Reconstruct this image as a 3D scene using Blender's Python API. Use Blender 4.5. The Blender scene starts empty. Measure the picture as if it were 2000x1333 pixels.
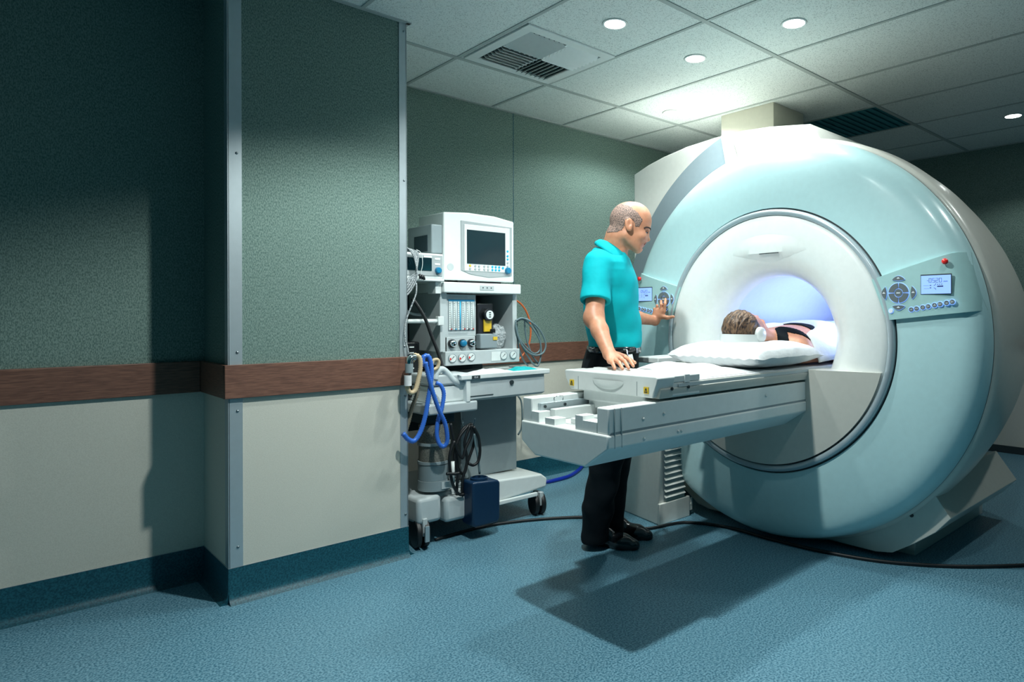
import bpy, bmesh, math, random
import numpy as np
from mathutils import Vector, Matrix, Euler
random.seed(7)
sc = bpy.context.scene
COL = sc.collection

# ------------------------------------------------------------ camera, world, lights, exposure
YAW, ROLL, CAMH, FPX, CX, CY = 0.79372, -0.0031, 1.143, 1300.5, 1210.0, 616.96
cam_d = bpy.data.cameras.new('camera')
cam_d.sensor_width = 36.0
cam_d.lens = FPX / 2000 * 36.0
cam_d.shift_x = -(CX - 1000.0) / 2000.0
cam_d.shift_y = (CY - 666.5) / 2000.0
cam_d.clip_start = 0.05
cam = bpy.data.objects.new('camera', cam_d)
COL.objects.link(cam)
fwd = Vector((math.cos(YAW), math.sin(YAW), 0))
rt0 = Vector((math.sin(YAW), -math.cos(YAW), 0))
up0 = Vector((0, 0, 1))
rt = rt0 * math.cos(ROLL) + up0 * math.sin(ROLL)
up = up0 * math.cos(ROLL) - rt0 * math.sin(ROLL)
m = Matrix((rt, up, -fwd)).transposed().to_4x4()
m.translation = Vector((0, 0, CAMH))
cam.matrix_world = m
sc.camera = cam

world = bpy.data.worlds.new('world')
sc.world = world
world.use_nodes = True
bg = world.node_tree.nodes['Background']
bg.inputs[0].default_value = (0.012, 0.30, 0.42, 1)
bg.inputs[1].default_value = 0.055

sc.view_settings.view_transform = 'Standard'
sc.view_settings.look = 'None'
sc.view_settings.gamma = 1.0
sc.view_settings.use_curve_mapping = False
sc.view_settings.exposure = 1.12

CEIL = 2.545
# recessed downlights, then one unseen fill lamp: x, y, watts, cone half angle (deg)
LAMPS = [
    (2.226, 2.289, 30, 70), (2.841, 2.294, 22, 74), (2.839, 1.687, 18, 70), (3.477, 3.02, 31, 80), (5.271, 1.397, 12, 66),
    (1.37, 1.75, 80, 66), (3.62, 0.30, 14, 68), (2.21, 0.47, 11, 68),  # last entry: unseen fill lamp added to brighten the near table side
]
def spot(x, y, w, half, col=(0.93, 1.0, 0.97)):
    d = bpy.data.lights.new('downlight_or_fill_beam', 'SPOT')
    d.energy = w
    d.spot_size = math.radians(half * 2)
    d.spot_blend = 0.35
    d.shadow_soft_size = 0.035
    d.color = col
    o = bpy.data.objects.new('downlight_or_fill_beam', d)
    o.location = (x, y, CEIL - 0.012)
    COL.objects.link(o)
    return o
for a in LAMPS:
    spot(*a)
# glow of the lamps inside the scanner bore
bl = bpy.data.lights.new('bore_light', 'AREA')
bl.shape = 'RECTANGLE'; bl.size = 0.9; bl.size_y = 0.06
bl.energy = 2.2
bl.color = (0.60, 0.70, 1.0)
blo = bpy.data.objects.new('bore_light', bl)
blo.location = (3.56, 1.600, 1.10)
blo.rotation_euler = (math.radians(96), 0, 0)
COL.objects.link(blo)

# ------------------------------------------------------------ helpers
def at_depth(px, py, w):
    """point of the place seen at a photo pixel, w metres in front of the camera plane"""
    return Vector((0, 0, CAMH)) + (fwd + rt * ((px - CX) / FPX) - up * ((py - CY) / FPX)) * w
def on_axis(px, py, ax, val):
    d = fwd + rt * ((px - CX) / FPX) - up * ((py - CY) / FPX)
    c = Vector((0, 0, CAMH))
    return c + d * ((val - c[ax]) / d[ax])
def onx(px, py, x): return on_axis(px, py, 0, x)
def ony(px, py, y): return on_axis(px, py, 1, y)
def onz(px, py, z): return on_axis(px, py, 2, z)

def lin(c):
    return tuple(((v / 255) / 12.92 if v / 255 <= 0.04045 else ((v / 255 + 0.055) / 1.055) ** 2.4) for v in c)

def mat(name, col, rough=0.5, metal=0.0, noise=None, bump=None, emit=None, alpha=None, coat=0.0, spec=0.5, sss=0.0, trans=0.0, stretch=(1, 1, 1)):
    """noise=(scale, colour2, detail, lo, hi); bump=(scale, strength, distance)"""
    M = bpy.data.materials.new(name)
    M.use_nodes = True
    nt = M.node_tree
    b = nt.nodes['Principled BSDF']
    b.inputs['Base Color'].default_value = (*col, 1)
    b.inputs['Roughness'].default_value = rough
    b.inputs['Metallic'].default_value = metal
    b.inputs['Specular IOR Level'].default_value = spec
    b.inputs['Coat Weight'].default_value = coat
    b.inputs['Coat Roughness'].default_value = 0.15
    if sss:
        b.inputs['Subsurface Weight'].default_value = sss
        b.inputs['Subsurface Radius'].default_value = (0.01, 0.004, 0.002)
    if trans:
        b.inputs['Transmission Weight'].default_value = trans
    if alpha is not None:
        b.inputs['Alpha'].default_value = alpha
    if emit:
        b.inputs['Emission Color'].default_value = (*emit[0], 1)
        b.inputs['Emission Strength'].default_value = emit[1]
    tc = nt.nodes.new('ShaderNodeTexCoord')
    mp = nt.nodes.new('ShaderNodeMapping')
    mp.inputs['Scale'].default_value = stretch
    nt.links.new(tc.outputs['Object'], mp.inputs['Vector'])
    n = nt.nodes.new('ShaderNodeTexNoise')
    n.inputs['Scale'].default_value = noise[0] if noise else 35
    n.inputs['Detail'].default_value = noise[2] if noise else 2
    nt.links.new(mp.outputs['Vector'], n.inputs['Vector'])
    r = nt.nodes.new('ShaderNodeValToRGB')
    lo, hi = (noise[3], noise[4]) if noise else (0.3, 0.7)
    r.color_ramp.elements[0].position = lo
    r.color_ramp.elements[1].position = hi
    c2 = noise[1] if noise else tuple(v * 0.96 for v in col)
    r.color_ramp.elements[0].color = (*c2, 1)
    r.color_ramp.elements[1].color = (*col, 1)
    nt.links.new(n.outputs['Fac'], r.inputs['Fac'])
    nt.links.new(r.outputs['Color'], b.inputs['Base Color'])
    if bump:
        n2 = nt.nodes.new('ShaderNodeTexNoise')
        n2.inputs['Scale'].default_value = bump[0]
        n2.inputs['Detail'].default_value = 3
        nt.links.new(mp.outputs['Vector'], n2.inputs['Vector'])
        bp = nt.nodes.new('ShaderNodeBump')
        bp.inputs['Strength'].default_value = bump[1]
        bp.inputs['Distance'].default_value = bump[2]
        nt.links.new(n2.outputs['Fac'], bp.inputs['Height'])
        nt.links.new(bp.outputs['Normal'], b.inputs['Normal'])
    return M

M = {}
M['white'] = mat('white_plastic', (0.70, 0.74, 0.73), 0.28, coat=0.2)
M['disc'] = mat('gloss_white_cover', (0.76, 0.80, 0.785), 0.25, coat=0.3)
M['table'] = mat('table_plastic', (0.82, 0.86, 0.845), 0.4, bump=(260, 0.12, 0.001))
M['teal_cover'] = mat('pale_teal_cover', (0.47, 0.70, 0.72), 0.30, coat=0.25)
M['panel'] = mat('panel_teal', (0.36, 0.58, 0.58), 0.35, coat=0.2)
M['ring'] = mat('silver_ring', (0.42, 0.50, 0.54), 0.30, metal=0.25, coat=0.2)
M['collar'] = mat('grey_collar', (0.22, 0.28, 0.31), 0.35, coat=0.2)
M['shell'] = mat('warm_grey_shell', (0.56, 0.56, 0.51), 0.30, coat=0.25)
M['housing'] = mat('housing_white', (0.74, 0.75, 0.70), 0.45)
M['duct'] = mat('duct_cream', (0.62, 0.60, 0.50), 0.6)
M['bore'] = mat('bore_liner', (0.62, 0.72, 0.95), 0.5)
M['seam'] = mat('dark_seam', (0.02, 0.035, 0.04), 0.6)
M['plinth'] = mat('plinth_dark', (0.03, 0.05, 0.055), 0.6)
M['ceil'] = mat('ceiling_tile', (0.74, 0.79, 0.77), 0.9, noise=(190, (0.45, 0.50, 0.49), 2, 0.36, 0.45), bump=(230, 0.35, 0.002))
M['tbar'] = mat('ceiling_bar', (0.40, 0.45, 0.44), 0.6)
M['fabric'] = mat('wall_fabric', (0.215, 0.300, 0.265), 0.95, noise=(260, (0.095, 0.158, 0.142), 4, 0.38, 0.60), bump=(420, 0.55, 0.002), spec=0.15, stretch=(1, 1, 0.45))
M['vinyl'] = mat('wall_vinyl', (0.62, 0.615, 0.54), 0.6, noise=(300, (0.56, 0.555, 0.485), 2, 0.35, 0.6), bump=(300, 0.2, 0.001), spec=0.25)
M['wood'] = mat('oak_rail', (0.215, 0.102, 0.068), 0.5, noise=(26, (0.110, 0.050, 0.035), 9, 0.35, 0.65), bump=(60, 0.15, 0.001), stretch=(0.8, 0.8, 14))
M['floor'] = mat('floor_vinyl', (0.170, 0.340, 0.43), 0.42, noise=(140, (0.040, 0.145, 0.210), 4, 0.40, 0.58), bump=(150, 0.12, 0.0008), spec=0.4)
M['base'] = mat('cove_vinyl', (0.014, 0.105, 0.145), 0.45, noise=(150, (0.006, 0.055, 0.082), 3, 0.38, 0.60), spec=0.3)
M['alu'] = mat('brushed_aluminium', (0.45, 0.52, 0.55), 0.42, metal=0.55)
M['screw'] = mat('screw_steel', (0.25, 0.29, 0.31), 0.3, metal=0.9)
M['chrome'] = mat('chrome', (0.75, 0.78, 0.8), 0.12, metal=1.0)
M['lamp'] = mat('lamp_glow', (1, 1, 1), 0.5, emit=((0.93, 1.0, 0.98), 14))
M['trim'] = mat('lamp_trim', (0.75, 0.78, 0.77), 0.4)
M['black'] = mat('black_plastic', (0.008, 0.010, 0.012), 0.35)
M['rubber'] = mat('black_rubber', (0.006, 0.008, 0.010), 0.5)
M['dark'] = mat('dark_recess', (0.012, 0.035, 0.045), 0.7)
M['screen_off'] = mat('dark_screen', (0.006, 0.022, 0.03), 0.12)
M['bezel'] = mat('bezel_grey', (0.38, 0.42, 0.43), 0.4)
M['mach'] = mat('machine_grey', (0.50, 0.56, 0.57), 0.42)
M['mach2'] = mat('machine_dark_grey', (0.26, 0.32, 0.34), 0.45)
M['machw'] = mat('machine_white', (0.74, 0.80, 0.79), 0.35)
M['blue'] = mat('knob_blue', (0.008, 0.19, 0.36), 0.35)
M['cyanb'] = mat('button_cyan', (0.01, 0.42, 0.68), 0.4)
M['yellow'] = mat('yellow', (0.75, 0.50, 0.03), 0.4)
M['orange'] = mat('orange_hose', (0.55, 0.12, 0.03), 0.4)
M['red'] = mat('red_button', (0.75, 0.02, 0.015), 0.3, coat=0.3)
M['cordgrey'] = mat('grey_cord', (0.13, 0.20, 0.22), 0.45)
M['braid'] = mat('braided_lead', (0.42, 0.46, 0.47), 0.7, noise=(260, (0.08, 0.10, 0.12), 1, 0.45, 0.55))
M['tan'] = mat('tan_hose', (0.55, 0.44, 0.28), 0.5)
M['bluehose'] = mat('blue_hose', (0.04, 0.16, 0.62), 0.3, coat=0.3)
M['clear'] = mat('clear_pipe', (0.75, 0.85, 0.86), 0.2, alpha=0.7)
M['bag'] = mat('clear_bag', (0.75, 0.82, 0.84), 0.12, alpha=0.45, bump=(40, 1.0, 0.02))
M['granule'] = mat('absorber_granules', (0.20, 0.20, 0.17), 0.8, noise=(300, (0.08, 0.085, 0.075), 2, 0.4, 0.6))
M['canister'] = mat('canister', (0.22, 0.28, 0.30), 0.3)
M['bucket'] = mat('navy_bucket', (0.006, 0.030, 0.075), 0.35)
M['cyancloth'] = mat('cyan_cloth', (0.0, 0.42, 0.44), 0.8)
M['cloth'] = mat('white_linen', (0.70, 0.725, 0.735), 0.85, bump=(14, 0.35, 0.02))
M['key'] = mat('key_grey', (0.13, 0.16, 0.17), 0.35)
M['glowblue'] = mat('key_backlight', (0.3, 0.5, 0.8), 0.5, emit=((0.22, 0.42, 1.0), 0.38))
M['lcd'] = mat('lcd_backlight', (0.22, 0.34, 0.62), 0.4, emit=((0.20, 0.36, 1.0), 0.46))
M['lcdink'] = mat('lcd_ink', (0.01, 0.02, 0.12), 0.5)
M['ink'] = mat('white_ink', (0.8, 0.85, 0.9), 0.5)
M['skin'] = mat('skin', (0.60, 0.285, 0.17), 0.48, noise=(45, (0.52, 0.225, 0.13), 3, 0.3, 0.7), bump=(220, 0.15, 0.001), sss=0.12)
M['lips'] = mat('lips', (0.42, 0.14, 0.11), 0.45)
M['stubble'] = mat('shaved_hair', (0.40, 0.26, 0.21), 0.7, noise=(300, (0.07, 0.055, 0.05), 3, 0.42, 0.60))
M['brow'] = mat('eyebrow', (0.035, 0.022, 0.018), 0.8)
M['eyew'] = mat('eye_white', (0.55, 0.55, 0.55), 0.2)
M['shirt'] = mat('cyan_polo', (0.0, 0.40, 0.455), 0.8, bump=(9, 0.22, 0.03), spec=0.2)
M['trouser'] = mat('black_trousers', (0.0035, 0.007, 0.010), 0.75, bump=(8, 0.3, 0.03), spec=0.2)
M['shoe'] = mat('black_leather', (0.004, 0.006, 0.008), 0.14, bump=(30, 0.2, 0.004), coat=0.5)
M['hairb'] = mat('brown_hair', (0.20, 0.115, 0.065), 0.5, noise=(55, (0.022, 0.012, 0.010), 4, 0.40, 0.60), stretch=(0.22, 2.6, 0.9), bump=(50, 0.7, 0.01))
M['top'] = mat('black_top', (0.003, 0.006, 0.008), 0.9, spec=0.15)

ROOT = {}
def newobj(name, verts, faces, material, parent=None, smooth=False, bevel=0, sub=0, mats=None, autosmooth=None):
    me = bpy.data.meshes.new(name)
    root = parent
    while root is not None and root.parent is not None:
        root = root.parent
    off = Vector((0, 0, 0))
    if root is not None:
        off = Vector(root.location)
    if hasattr(verts, 'dtype'):
        verts = (verts - np.array(off)).tolist()
        me.from_pydata(verts, [], faces)
    else:
        me.from_pydata([tuple(Vector(v) - off) for v in verts], [], faces)
    for mm in (mats or [material]):
        me.materials.append(mm)
    o = bpy.data.objects.new(name, me)
    COL.objects.link(o)
    if parent is not None:
        o.parent = parent
    if smooth:
        me.polygons.foreach_set('use_smooth', [True] * len(me.polygons))
    if autosmooth:
        me.polygons.foreach_set('use_smooth', [True] * len(me.polygons))
        me.set_sharp_from_angle(angle=math.radians(autosmooth))
    if bevel:
        b = o.modifiers.new('bevel', 'BEVEL'); b.width = bevel; b.segments = 3; b.limit_method = 'ANGLE'; b.angle_limit = math.radians(35)
        me.polygons.foreach_set('use_smooth', [True] * len(me.polygons))
        b.harden_normals = False
        me.set_sharp_from_angle(angle=math.radians(50))
    if sub:
        s = o.modifiers.new('sub', 'SUBSURF'); s.levels = sub; s.render_levels = sub
    me.update()
    return o

class MB:
    def __init__(self):
        self.v = []; self.f = []
    def add(self, vs, fs):
        n = len(self.v)
        self.v += [Vector(v) for v in vs]
        self.f += [tuple(i + n for i in f) for f in fs]
        return self
    def box(self, x0, x1, y0, y1, z0, z1):
        return self.add([(x0, y0, z0), (x1, y0, z0), (x1, y1, z0), (x0, y1, z0), (x0, y0, z1), (x1, y0, z1), (x1, y1, z1), (x0, y1, z1)],
                        [(0, 3, 2, 1), (4, 5, 6, 7), (0, 1, 5, 4), (1, 2, 6, 5), (2, 3, 7, 6), (3, 0, 4, 7)])
    def obox(self, c, sx, sy, sz, rot=(0, 0, 0)):
        R = Euler(rot).to_matrix(); c = Vector(c)
        vs = [c + R @ Vector((a * sx / 2, b * sy / 2, d * sz / 2)) for d in (-1, 1) for a, b in ((-1, -1), (1, -1), (1, 1), (-1, 1))]
        return self.add(vs, [(0, 3, 2, 1), (4, 5, 6, 7), (0, 1, 5, 4), (1, 2, 6, 5), (2, 3, 7, 6), (3, 0, 4, 7)])
    def prism(self, poly, a, b):
        """polygon of 3D points moved by vectors a and b"""
        n = len(poly); a = Vector(a); b = Vector(b)
        vs = [Vector(p) + a for p in poly] + [Vector(p) + b for p in poly]
        fs = [tuple(range(n))[::-1], tuple(range(n, 2 * n))] + [(i, (i + 1) % n, n + (i + 1) % n, n + i) for i in range(n)]
        return self.add(vs, fs)
    def cyl(self, p0, p1, r0, r1=None, n=24, cap=True):
        p0 = Vector(p0); p1 = Vector(p1); r1 = r0 if r1 is None else r1
        d = (p1 - p0).normalized()
        a = d.orthogonal().normalized(); b = d.cross(a)
        vs = []
        for p, r in ((p0, r0), (p1, r1)):
            for i in range(n):
                t = 2 * math.pi * i / n
                vs.append(p + a * (r * math.cos(t)) + b * (r * math.sin(t)))
        fs = [(i, (i + 1) % n, n + (i + 1) % n, n + i) for i in range(n)]
        if cap:
            fs += [tuple(range(n))[::-1], tuple(range(n, 2 * n))]
        return self.add(vs, fs)
    def spin(self, p0, d, prof, n=32):
        """lathe: prof = [(along, radius)] from p0 along d"""
        p0 = Vector(p0); d = Vector(d).normalized()
        a = d.orthogonal().normalized(); b = d.cross(a)
        vs = []
        for (s, r) in prof:
            for i in range(n):
                t = 2 * math.pi * i / n
                vs.append(p0 + d * s + a * (r * math.cos(t)) + b * (r * math.sin(t)))
        fs = []
        for k in range(len(prof) - 1):
            for i in range(n):
                j = (i + 1) % n
                fs.append((k * n + i, k * n + j, (k + 1) * n + j, (k + 1) * n + i))
        if prof[0][1] > 1e-5: fs.append(tuple(range(n))[::-1])
        if prof[-1][1] > 1e-5: fs.append(tuple(range((len(prof) - 1) * n, len(prof) * n)))
        return self.add(vs, fs)
    def tube(self, pts, r, n=10, res=6, ribs=0, twist=None):
        pts = [Vector(p) for p in pts]
        P = catmull(pts, res)
        if ribs:
            P = resample(P, ribs)
        m_ = len(P)
        t = (P[1] - P[0]).normalized()
        a = t.orthogonal().normalized()
        vs = []
        for k in range(m_):
            t2 = (P[min(k + 1, m_ - 1)] - P[max(k - 1, 0)]).normalized()
            a = (a - t2 * a.dot(t2)).normalized()
            b = t2.cross(a)
            rr = r if not ribs else r * (1.0 if k % 2 else 0.78)
            for i in range(n):
                th = 2 * math.pi * i / n
                vs.append(P[k] + a * (rr * math.cos(th)) + b * (rr * math.sin(th)))
        fs = [tuple(range(n))[::-1], tuple(range((m_ - 1) * n, m_ * n))]
        for k in range(m_ - 1):
            for i in range(n):
                j = (i + 1) % n
                fs.append((k * n + i, k * n + j, (k + 1) * n + j, (k + 1) * n + i))
        return self.add(vs, fs)
    def ball(self, c, r, n=16, m=10):
        if not hasattr(r, '__len__'): r = (r, r, r)
        c = Vector(c); vs = []; fs = []
        for k in range(m + 1):
            ph = math.pi * k / m
            for i in range(n):
                th = 2 * math.pi * i / n
                vs.append(c + Vector((r[0] * math.sin(ph) * math.cos(th), r[1] * math.sin(ph) * math.sin(th), r[2] * math.cos(ph))))
        for k in range(m):
            for i in range(n):
                j = (i + 1) % n
                fs.append((k * n + i, (k + 1) * n + i, (k + 1) * n + j, k * n + j))
        return self.add(vs, fs)
    def build(self, name, material, parent=None, **kw):
        bm = bmesh.new()
        vs = [bm.verts.new(v) for v in self.v]
        for f in self.f:
            try: bm.faces.new([vs[i] for i in f])
            except ValueError: pass
        bmesh.ops.remove_doubles(bm, verts=bm.verts, dist=1e-6)
        bmesh.ops.recalc_face_normals(bm, faces=bm.faces)
        bm.verts.index_update()
        V = [v.co.copy() for v in bm.verts]; F = [tuple(v.index for v in f.verts) for f in bm.faces]
        bm.free()
        return newobj(name, V, F, material, parent, **kw)

def catmull(pts, res):
    if len(pts) < 3 or res <= 1: return pts
    out = []
    P = [pts[0] * 2 - pts[1]] + pts + [pts[-1] * 2 - pts[-2]]
    for i in range(1, len(P) - 2):
        p0, p1, p2, p3 = P[i - 1:i + 3]
        for k in range(res):
            t = k / res
            out.append(0.5 * ((2 * p1) + (p2 - p0) * t + (2 * p0 - 5 * p1 + 4 * p2 - p3) * t * t + (3 * p1 - p0 - 3 * p2 + p3) * t ** 3))
    out.append(pts[-1])
    return out
def resample(P, step):
    out = [P[0]]; acc = 0
    for a, b in zip(P[:-1], P[1:]):
        L = (b - a).length
        while acc + L >= step:
            t = (step - acc) / L
            a = a.lerp(b, t); out.append(a.copy()); L = (b - a).length; acc = 0
        acc += L
    return out if len(out) > 2 else P

def thing(name, label, cat, loc, group=None):
    o = bpy.data.objects.new(name, None)
    o.empty_display_size = 0.1
    o.location = loc
    COL.objects.link(o)
    o['label'] = label; o['category'] = cat
    if group: o['group'] = group
    return o
def tag(o, label, cat, group=None, kind=None):
    o['label'] = label; o['category'] = cat
    if group: o['group'] = group
    if kind: o['kind'] = kind
    return o
def struct(o, label=None, cat=None):
    o['kind'] = 'structure'
    if label: o['label'] = label
    if cat: o['category'] = cat
    return o
def copy_tree(o, loc=None, parent=None):
    c = o.copy(); COL.objects.link(c)
    if parent is not None: c.parent = parent
    if loc is not None: c.location = loc
    for ch in list(o.children): copy_tree(ch, None, c)
    return c

# ------------------------------------------------------------ signed distance bodies (continuous organic surfaces)
class SDF:
    def __init__(s, lo, hi, h):
        s.lo = np.array(lo, float); s.h = h
        s.n = np.ceil((np.array(hi, float) - s.lo) / h).astype(int) + 1
        s.ax = [(s.lo[i] + h * np.arange(s.n[i])).astype(np.float32) for i in range(3)]
        s.D = np.full(tuple(s.n), 1.0, np.float32)
    def sub(s, lo, hi):
        i0 = np.clip(np.floor((np.array(lo) - s.lo) / s.h).astype(int), 0, s.n)
        i1 = np.clip(np.ceil((np.array(hi) - s.lo) / s.h).astype(int) + 1, 0, s.n)
        sl = tuple(slice(a, b) for a, b in zip(i0, i1))
        X, Y, Z = np.meshgrid(s.ax[0][sl[0]], s.ax[1][sl[1]], s.ax[2][sl[2]], indexing='ij', sparse=True)
        return sl, X, Y, Z
    def comb(s, sl, d, k, op):
        a = s.D[sl]
        if a.size == 0: return
        if op == 'sub': d = -d
        if op == 'add':
            if k > 0:
                h = np.maximum(k - np.abs(a - d), 0) / k
                s.D[sl] = np.minimum(a, d) - h * h * k * 0.25
            else: s.D[sl] = np.minimum(a, d)
        else:
            if k > 0:
                h = np.maximum(k - np.abs(a - d), 0) / k
                s.D[sl] = np.maximum(a, d) + h * h * k * 0.25
            else: s.D[sl] = np.maximum(a, d)
    def cone(s, a, b, ra, rb, k=0.02, op='add'):
        a = np.array(a, float); b = np.array(b, float); R = max(ra, rb) + k + 3 * s.h
        sl, X, Y, Z = s.sub(np.minimum(a, b) - R, np.maximum(a, b) + R)
        ba = b - a; L = float(ba @ ba) + 1e-12
        t = np.clip(((X - a[0]) * ba[0] + (Y - a[1]) * ba[1] + (Z - a[2]) * ba[2]) / L, 0, 1)
        d = np.sqrt((X - a[0] - t * ba[0]) ** 2 + (Y - a[1] - t * ba[1]) ** 2 + (Z - a[2] - t * ba[2]) ** 2) - (ra + (rb - ra) * t)
        s.comb(sl, d, k, op); return s
    def ell(s, c, r, k=0.02, op='add', ang=0.0, axis=1):
        """ellipsoid; ang rotates it (rad) about the given axis"""
        c = np.array(c, float); R = max(r) + k + 3 * s.h
        sl, X, Y, Z = s.sub(c - R, c + R)
        x, y, z = X - c[0], Y - c[1], Z - c[2]
        ca, sa = math.cos(ang), math.sin(ang)
        if axis == 1: x, z = x * ca - z * sa, x * sa + z * ca
        elif axis == 2: x, y = x * ca + y * sa, -x * sa + y * ca
        else: y, z = y * ca + z * sa, -y * sa + z * ca
        k0 = np.sqrt((x / r[0]) ** 2 + (y / r[1]) ** 2 + (z / r[2]) ** 2)
        k1 = np.sqrt((x / r[0] ** 2) ** 2 + (y / r[1] ** 2) ** 2 + (z / r[2] ** 2) ** 2) + 1e-9
        s.comb(sl, k0 * (k0 - 1) / k1, k, op); return s
    def stack(s, secs, k=0.02, axis=2, p=2.4, op='add'):
        """elliptic sections [(t, c1, c2, r1, r2)] along an axis, smoothly interpolated"""
        S = np.array(sorted(secs), float)
        o = [i for i in range(3) if i != axis]
        lo = np.zeros(3); hi = np.zeros(3)
        lo[axis] = S[0, 0] - 0.05; hi[axis] = S[-1, 0] + 0.05
        for j in (0, 1):
            lo[o[j]] = (S[:, 1 + j] - S[:, 3 + j]).min() - k - 0.03; hi[o[j]] = (S[:, 1 + j] + S[:, 3 + j]).max() + k + 0.03
        sl, X, Y, Z = s.sub(lo, hi)
        C = [X, Y, Z]; T = C[axis]
        def it(col):
            t = T.ravel(); out = np.interp(t, S[:, 0], S[:, col])
            return out.reshape(T.shape).astype(np.float32)
        c1, c2, r1, r2 = it(1), it(2), it(3), it(4)
        a = np.abs(C[o[0]] - c1) / r1; b = np.abs(C[o[1]] - c2) / r2
        q = (a ** p + b ** p) ** (1 / p)
        d = (q - 1) * np.minimum(r1, r2)
        d = np.maximum(d, np.maximum(S[0, 0] - T, T - S[-1, 0]))
        s.comb(sl, d.astype(np.float32), k, op); return s
    def plane(s, p, nrm, k=0.0, lo=None, hi=None):
        """remove everything on the side the normal points to"""
        nrm = np.array(nrm, float); nrm /= np.linalg.norm(nrm)
        sl, X, Y, Z = s.sub(s.lo if lo is None else lo, (s.lo + s.n * s.h) if hi is None else hi)
        d = (X - p[0]) * nrm[0] + (Y - p[1]) * nrm[1] + (Z - p[2]) * nrm[2]
        s.comb(sl, d, k, 'int'); return s
    def noise(s, amp, f, seed=1):
        rs = np.random.RandomState(seed)
        X, Y, Z = np.meshgrid(*s.ax, indexing='ij', sparse=True)
        for i in range(5):
            v = rs.normal(size=3) * f; ph = rs.rand() * 6.28
            s.D += (amp / 2.2 * np.sin(X * v[0] + Y * v[1] + Z * v[2] + ph)).astype(np.float32)
        return s
    def mesh(s):
        D = s.D; I = D < 0
        c = np.zeros(tuple(np.array(D.shape) - 1), np.int8)
        for dx in (0, 1):
            for dy in (0, 1):
                for dz in (0, 1):
                    c += I[dx:D.shape[0] - 1 + dx, dy:D.shape[1] - 1 + dy, dz:D.shape[2] - 1 + dz]
        act = (c > 0) & (c < 8)
        idx = np.argwhere(act)
        vid = np.full(c.shape, -1, np.int32); vid[act] = np.arange(len(idx))
        acc = np.zeros((len(idx), 3)); cnt = np.zeros(len(idx))
        corners = [(a, b, d) for a in (0, 1) for b in (0, 1) for d in (0, 1)]
        for i, p in enumerate(corners):
            for j, q in enumerate(corners):
                if j <= i or sum(abs(p[t] - q[t]) for t in range(3)) != 1: continue
                d0 = D[idx[:, 0] + p[0], idx[:, 1] + p[1], idx[:, 2] + p[2]]; d1 = D[idx[:, 0] + q[0], idx[:, 1] + q[1], idx[:, 2] + q[2]]
                m_ = (d0 < 0) != (d1 < 0)
                t = np.where(m_, d0 / np.where(m_, d0 - d1, 1), 0)
                pt = np.array(p)[None, :] + t[:, None] * (np.array(q) - np.array(p))[None, :]
                acc += pt * m_[:, None]; cnt += m_
        V = s.lo + (idx + acc / cnt[:, None]) * s.h
        F = []
        for ax in range(3):
            o = [a for a in range(3) if a != ax]
            A = I[tuple(slice(0, -1) if a == ax else slice(1, -1) for a in range(3))]
            B = I[tuple(slice(1, None) if a == ax else slice(1, -1) for a in range(3))]
            for flip, mask in ((0, A & ~B), (1, ~A & B)):
                e = np.argwhere(mask)
                if len(e) == 0: continue
                for a in o: e[:, a] += 1
                q = []
                for d0, d1 in ((-1, -1), (0, -1), (0, 0), (-1, 0)):
                    g = e.copy(); g[:, o[0]] += d0; g[:, o[1]] += d1
                    q.append(vid[g[:, 0], g[:, 1], g[:, 2]])
                q = np.stack(q, 1)
                if (flip == 1) != (ax == 1): q = q[:, ::-1]
                F.append(q)
        F = np.concatenate(F) if F else np.zeros((0, 4), int)
        return V, F
def relax(V, F, it=2):
    E_ = np.concatenate([F[:, [0, 1]], F[:, [1, 2]], F[:, [2, 3]], F[:, [3, 0]]])
    for k in range(it):
        A = np.zeros_like(V); n = np.zeros(len(V))
        for i in range(3):
            A[:, i] = np.bincount(E_[:, 0], V[E_[:, 1], i], len(V)) + np.bincount(E_[:, 1], V[E_[:, 0], i], len(V))
        n = np.bincount(E_[:, 0], minlength=len(V)) + np.bincount(E_[:, 1], minlength=len(V))
        V = V * 0.5 + A / n[:, None] * 0.5
    return V

# ------------------------------------------------------------ the room
YB, YL, YP, XP0, XP1, XR = 3.785, 3.362, 2.981, 0.750, 1.503, 6.13
XMIN, YMIN = -2.6, -2.6
RT, RB, BH = 0.951, 0.817, 0.140      # rail top and bottom, base height
struct(MB().box(XMIN, XR + 0.1, YMIN, YB + 0.1, -0.05, 0).build('floor', M['floor']))
struct(MB().box(XMIN, XR + 0.1, YMIN, YB + 0.1, CEIL, CEIL + 0.05).build('ceiling', M['ceil']))
GX, GY, PX, PY = 2.517, 1.968, 0.6145, 1.213
g = MB()
k = -8
while GX + k * PX < XR:
    x = GX + k * PX
    if x > XMIN: g.box(x - 0.009, x + 0.009, YMIN, YB, CEIL - 0.004, CEIL + 0.001)
    k += 1
for k in range(-3, 2):
    y = GY + k * PY
    w = 0.013
    g.box(XMIN, XR, y - w, y + w, CEIL - 0.005, CEIL + 0.001)
g.box(1.50, XR, YB - 0.022, YB, CEIL - 0.006, CEIL); g.box(XR - 0.022, XR, YMIN, YB, CEIL - 0.006, CEIL)
g.box(XMIN, XP1 + 0.02, YP - 0.022, YP, CEIL - 0.006, CEIL); g.box(XP1, XP1 + 0.02, YP - 0.02, YB, CEIL - 0.006, CEIL)
struct(g.build('trim_1', M['tbar']), 'grey metal grid bars between the ceiling tiles', 'ceiling grid')

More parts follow.
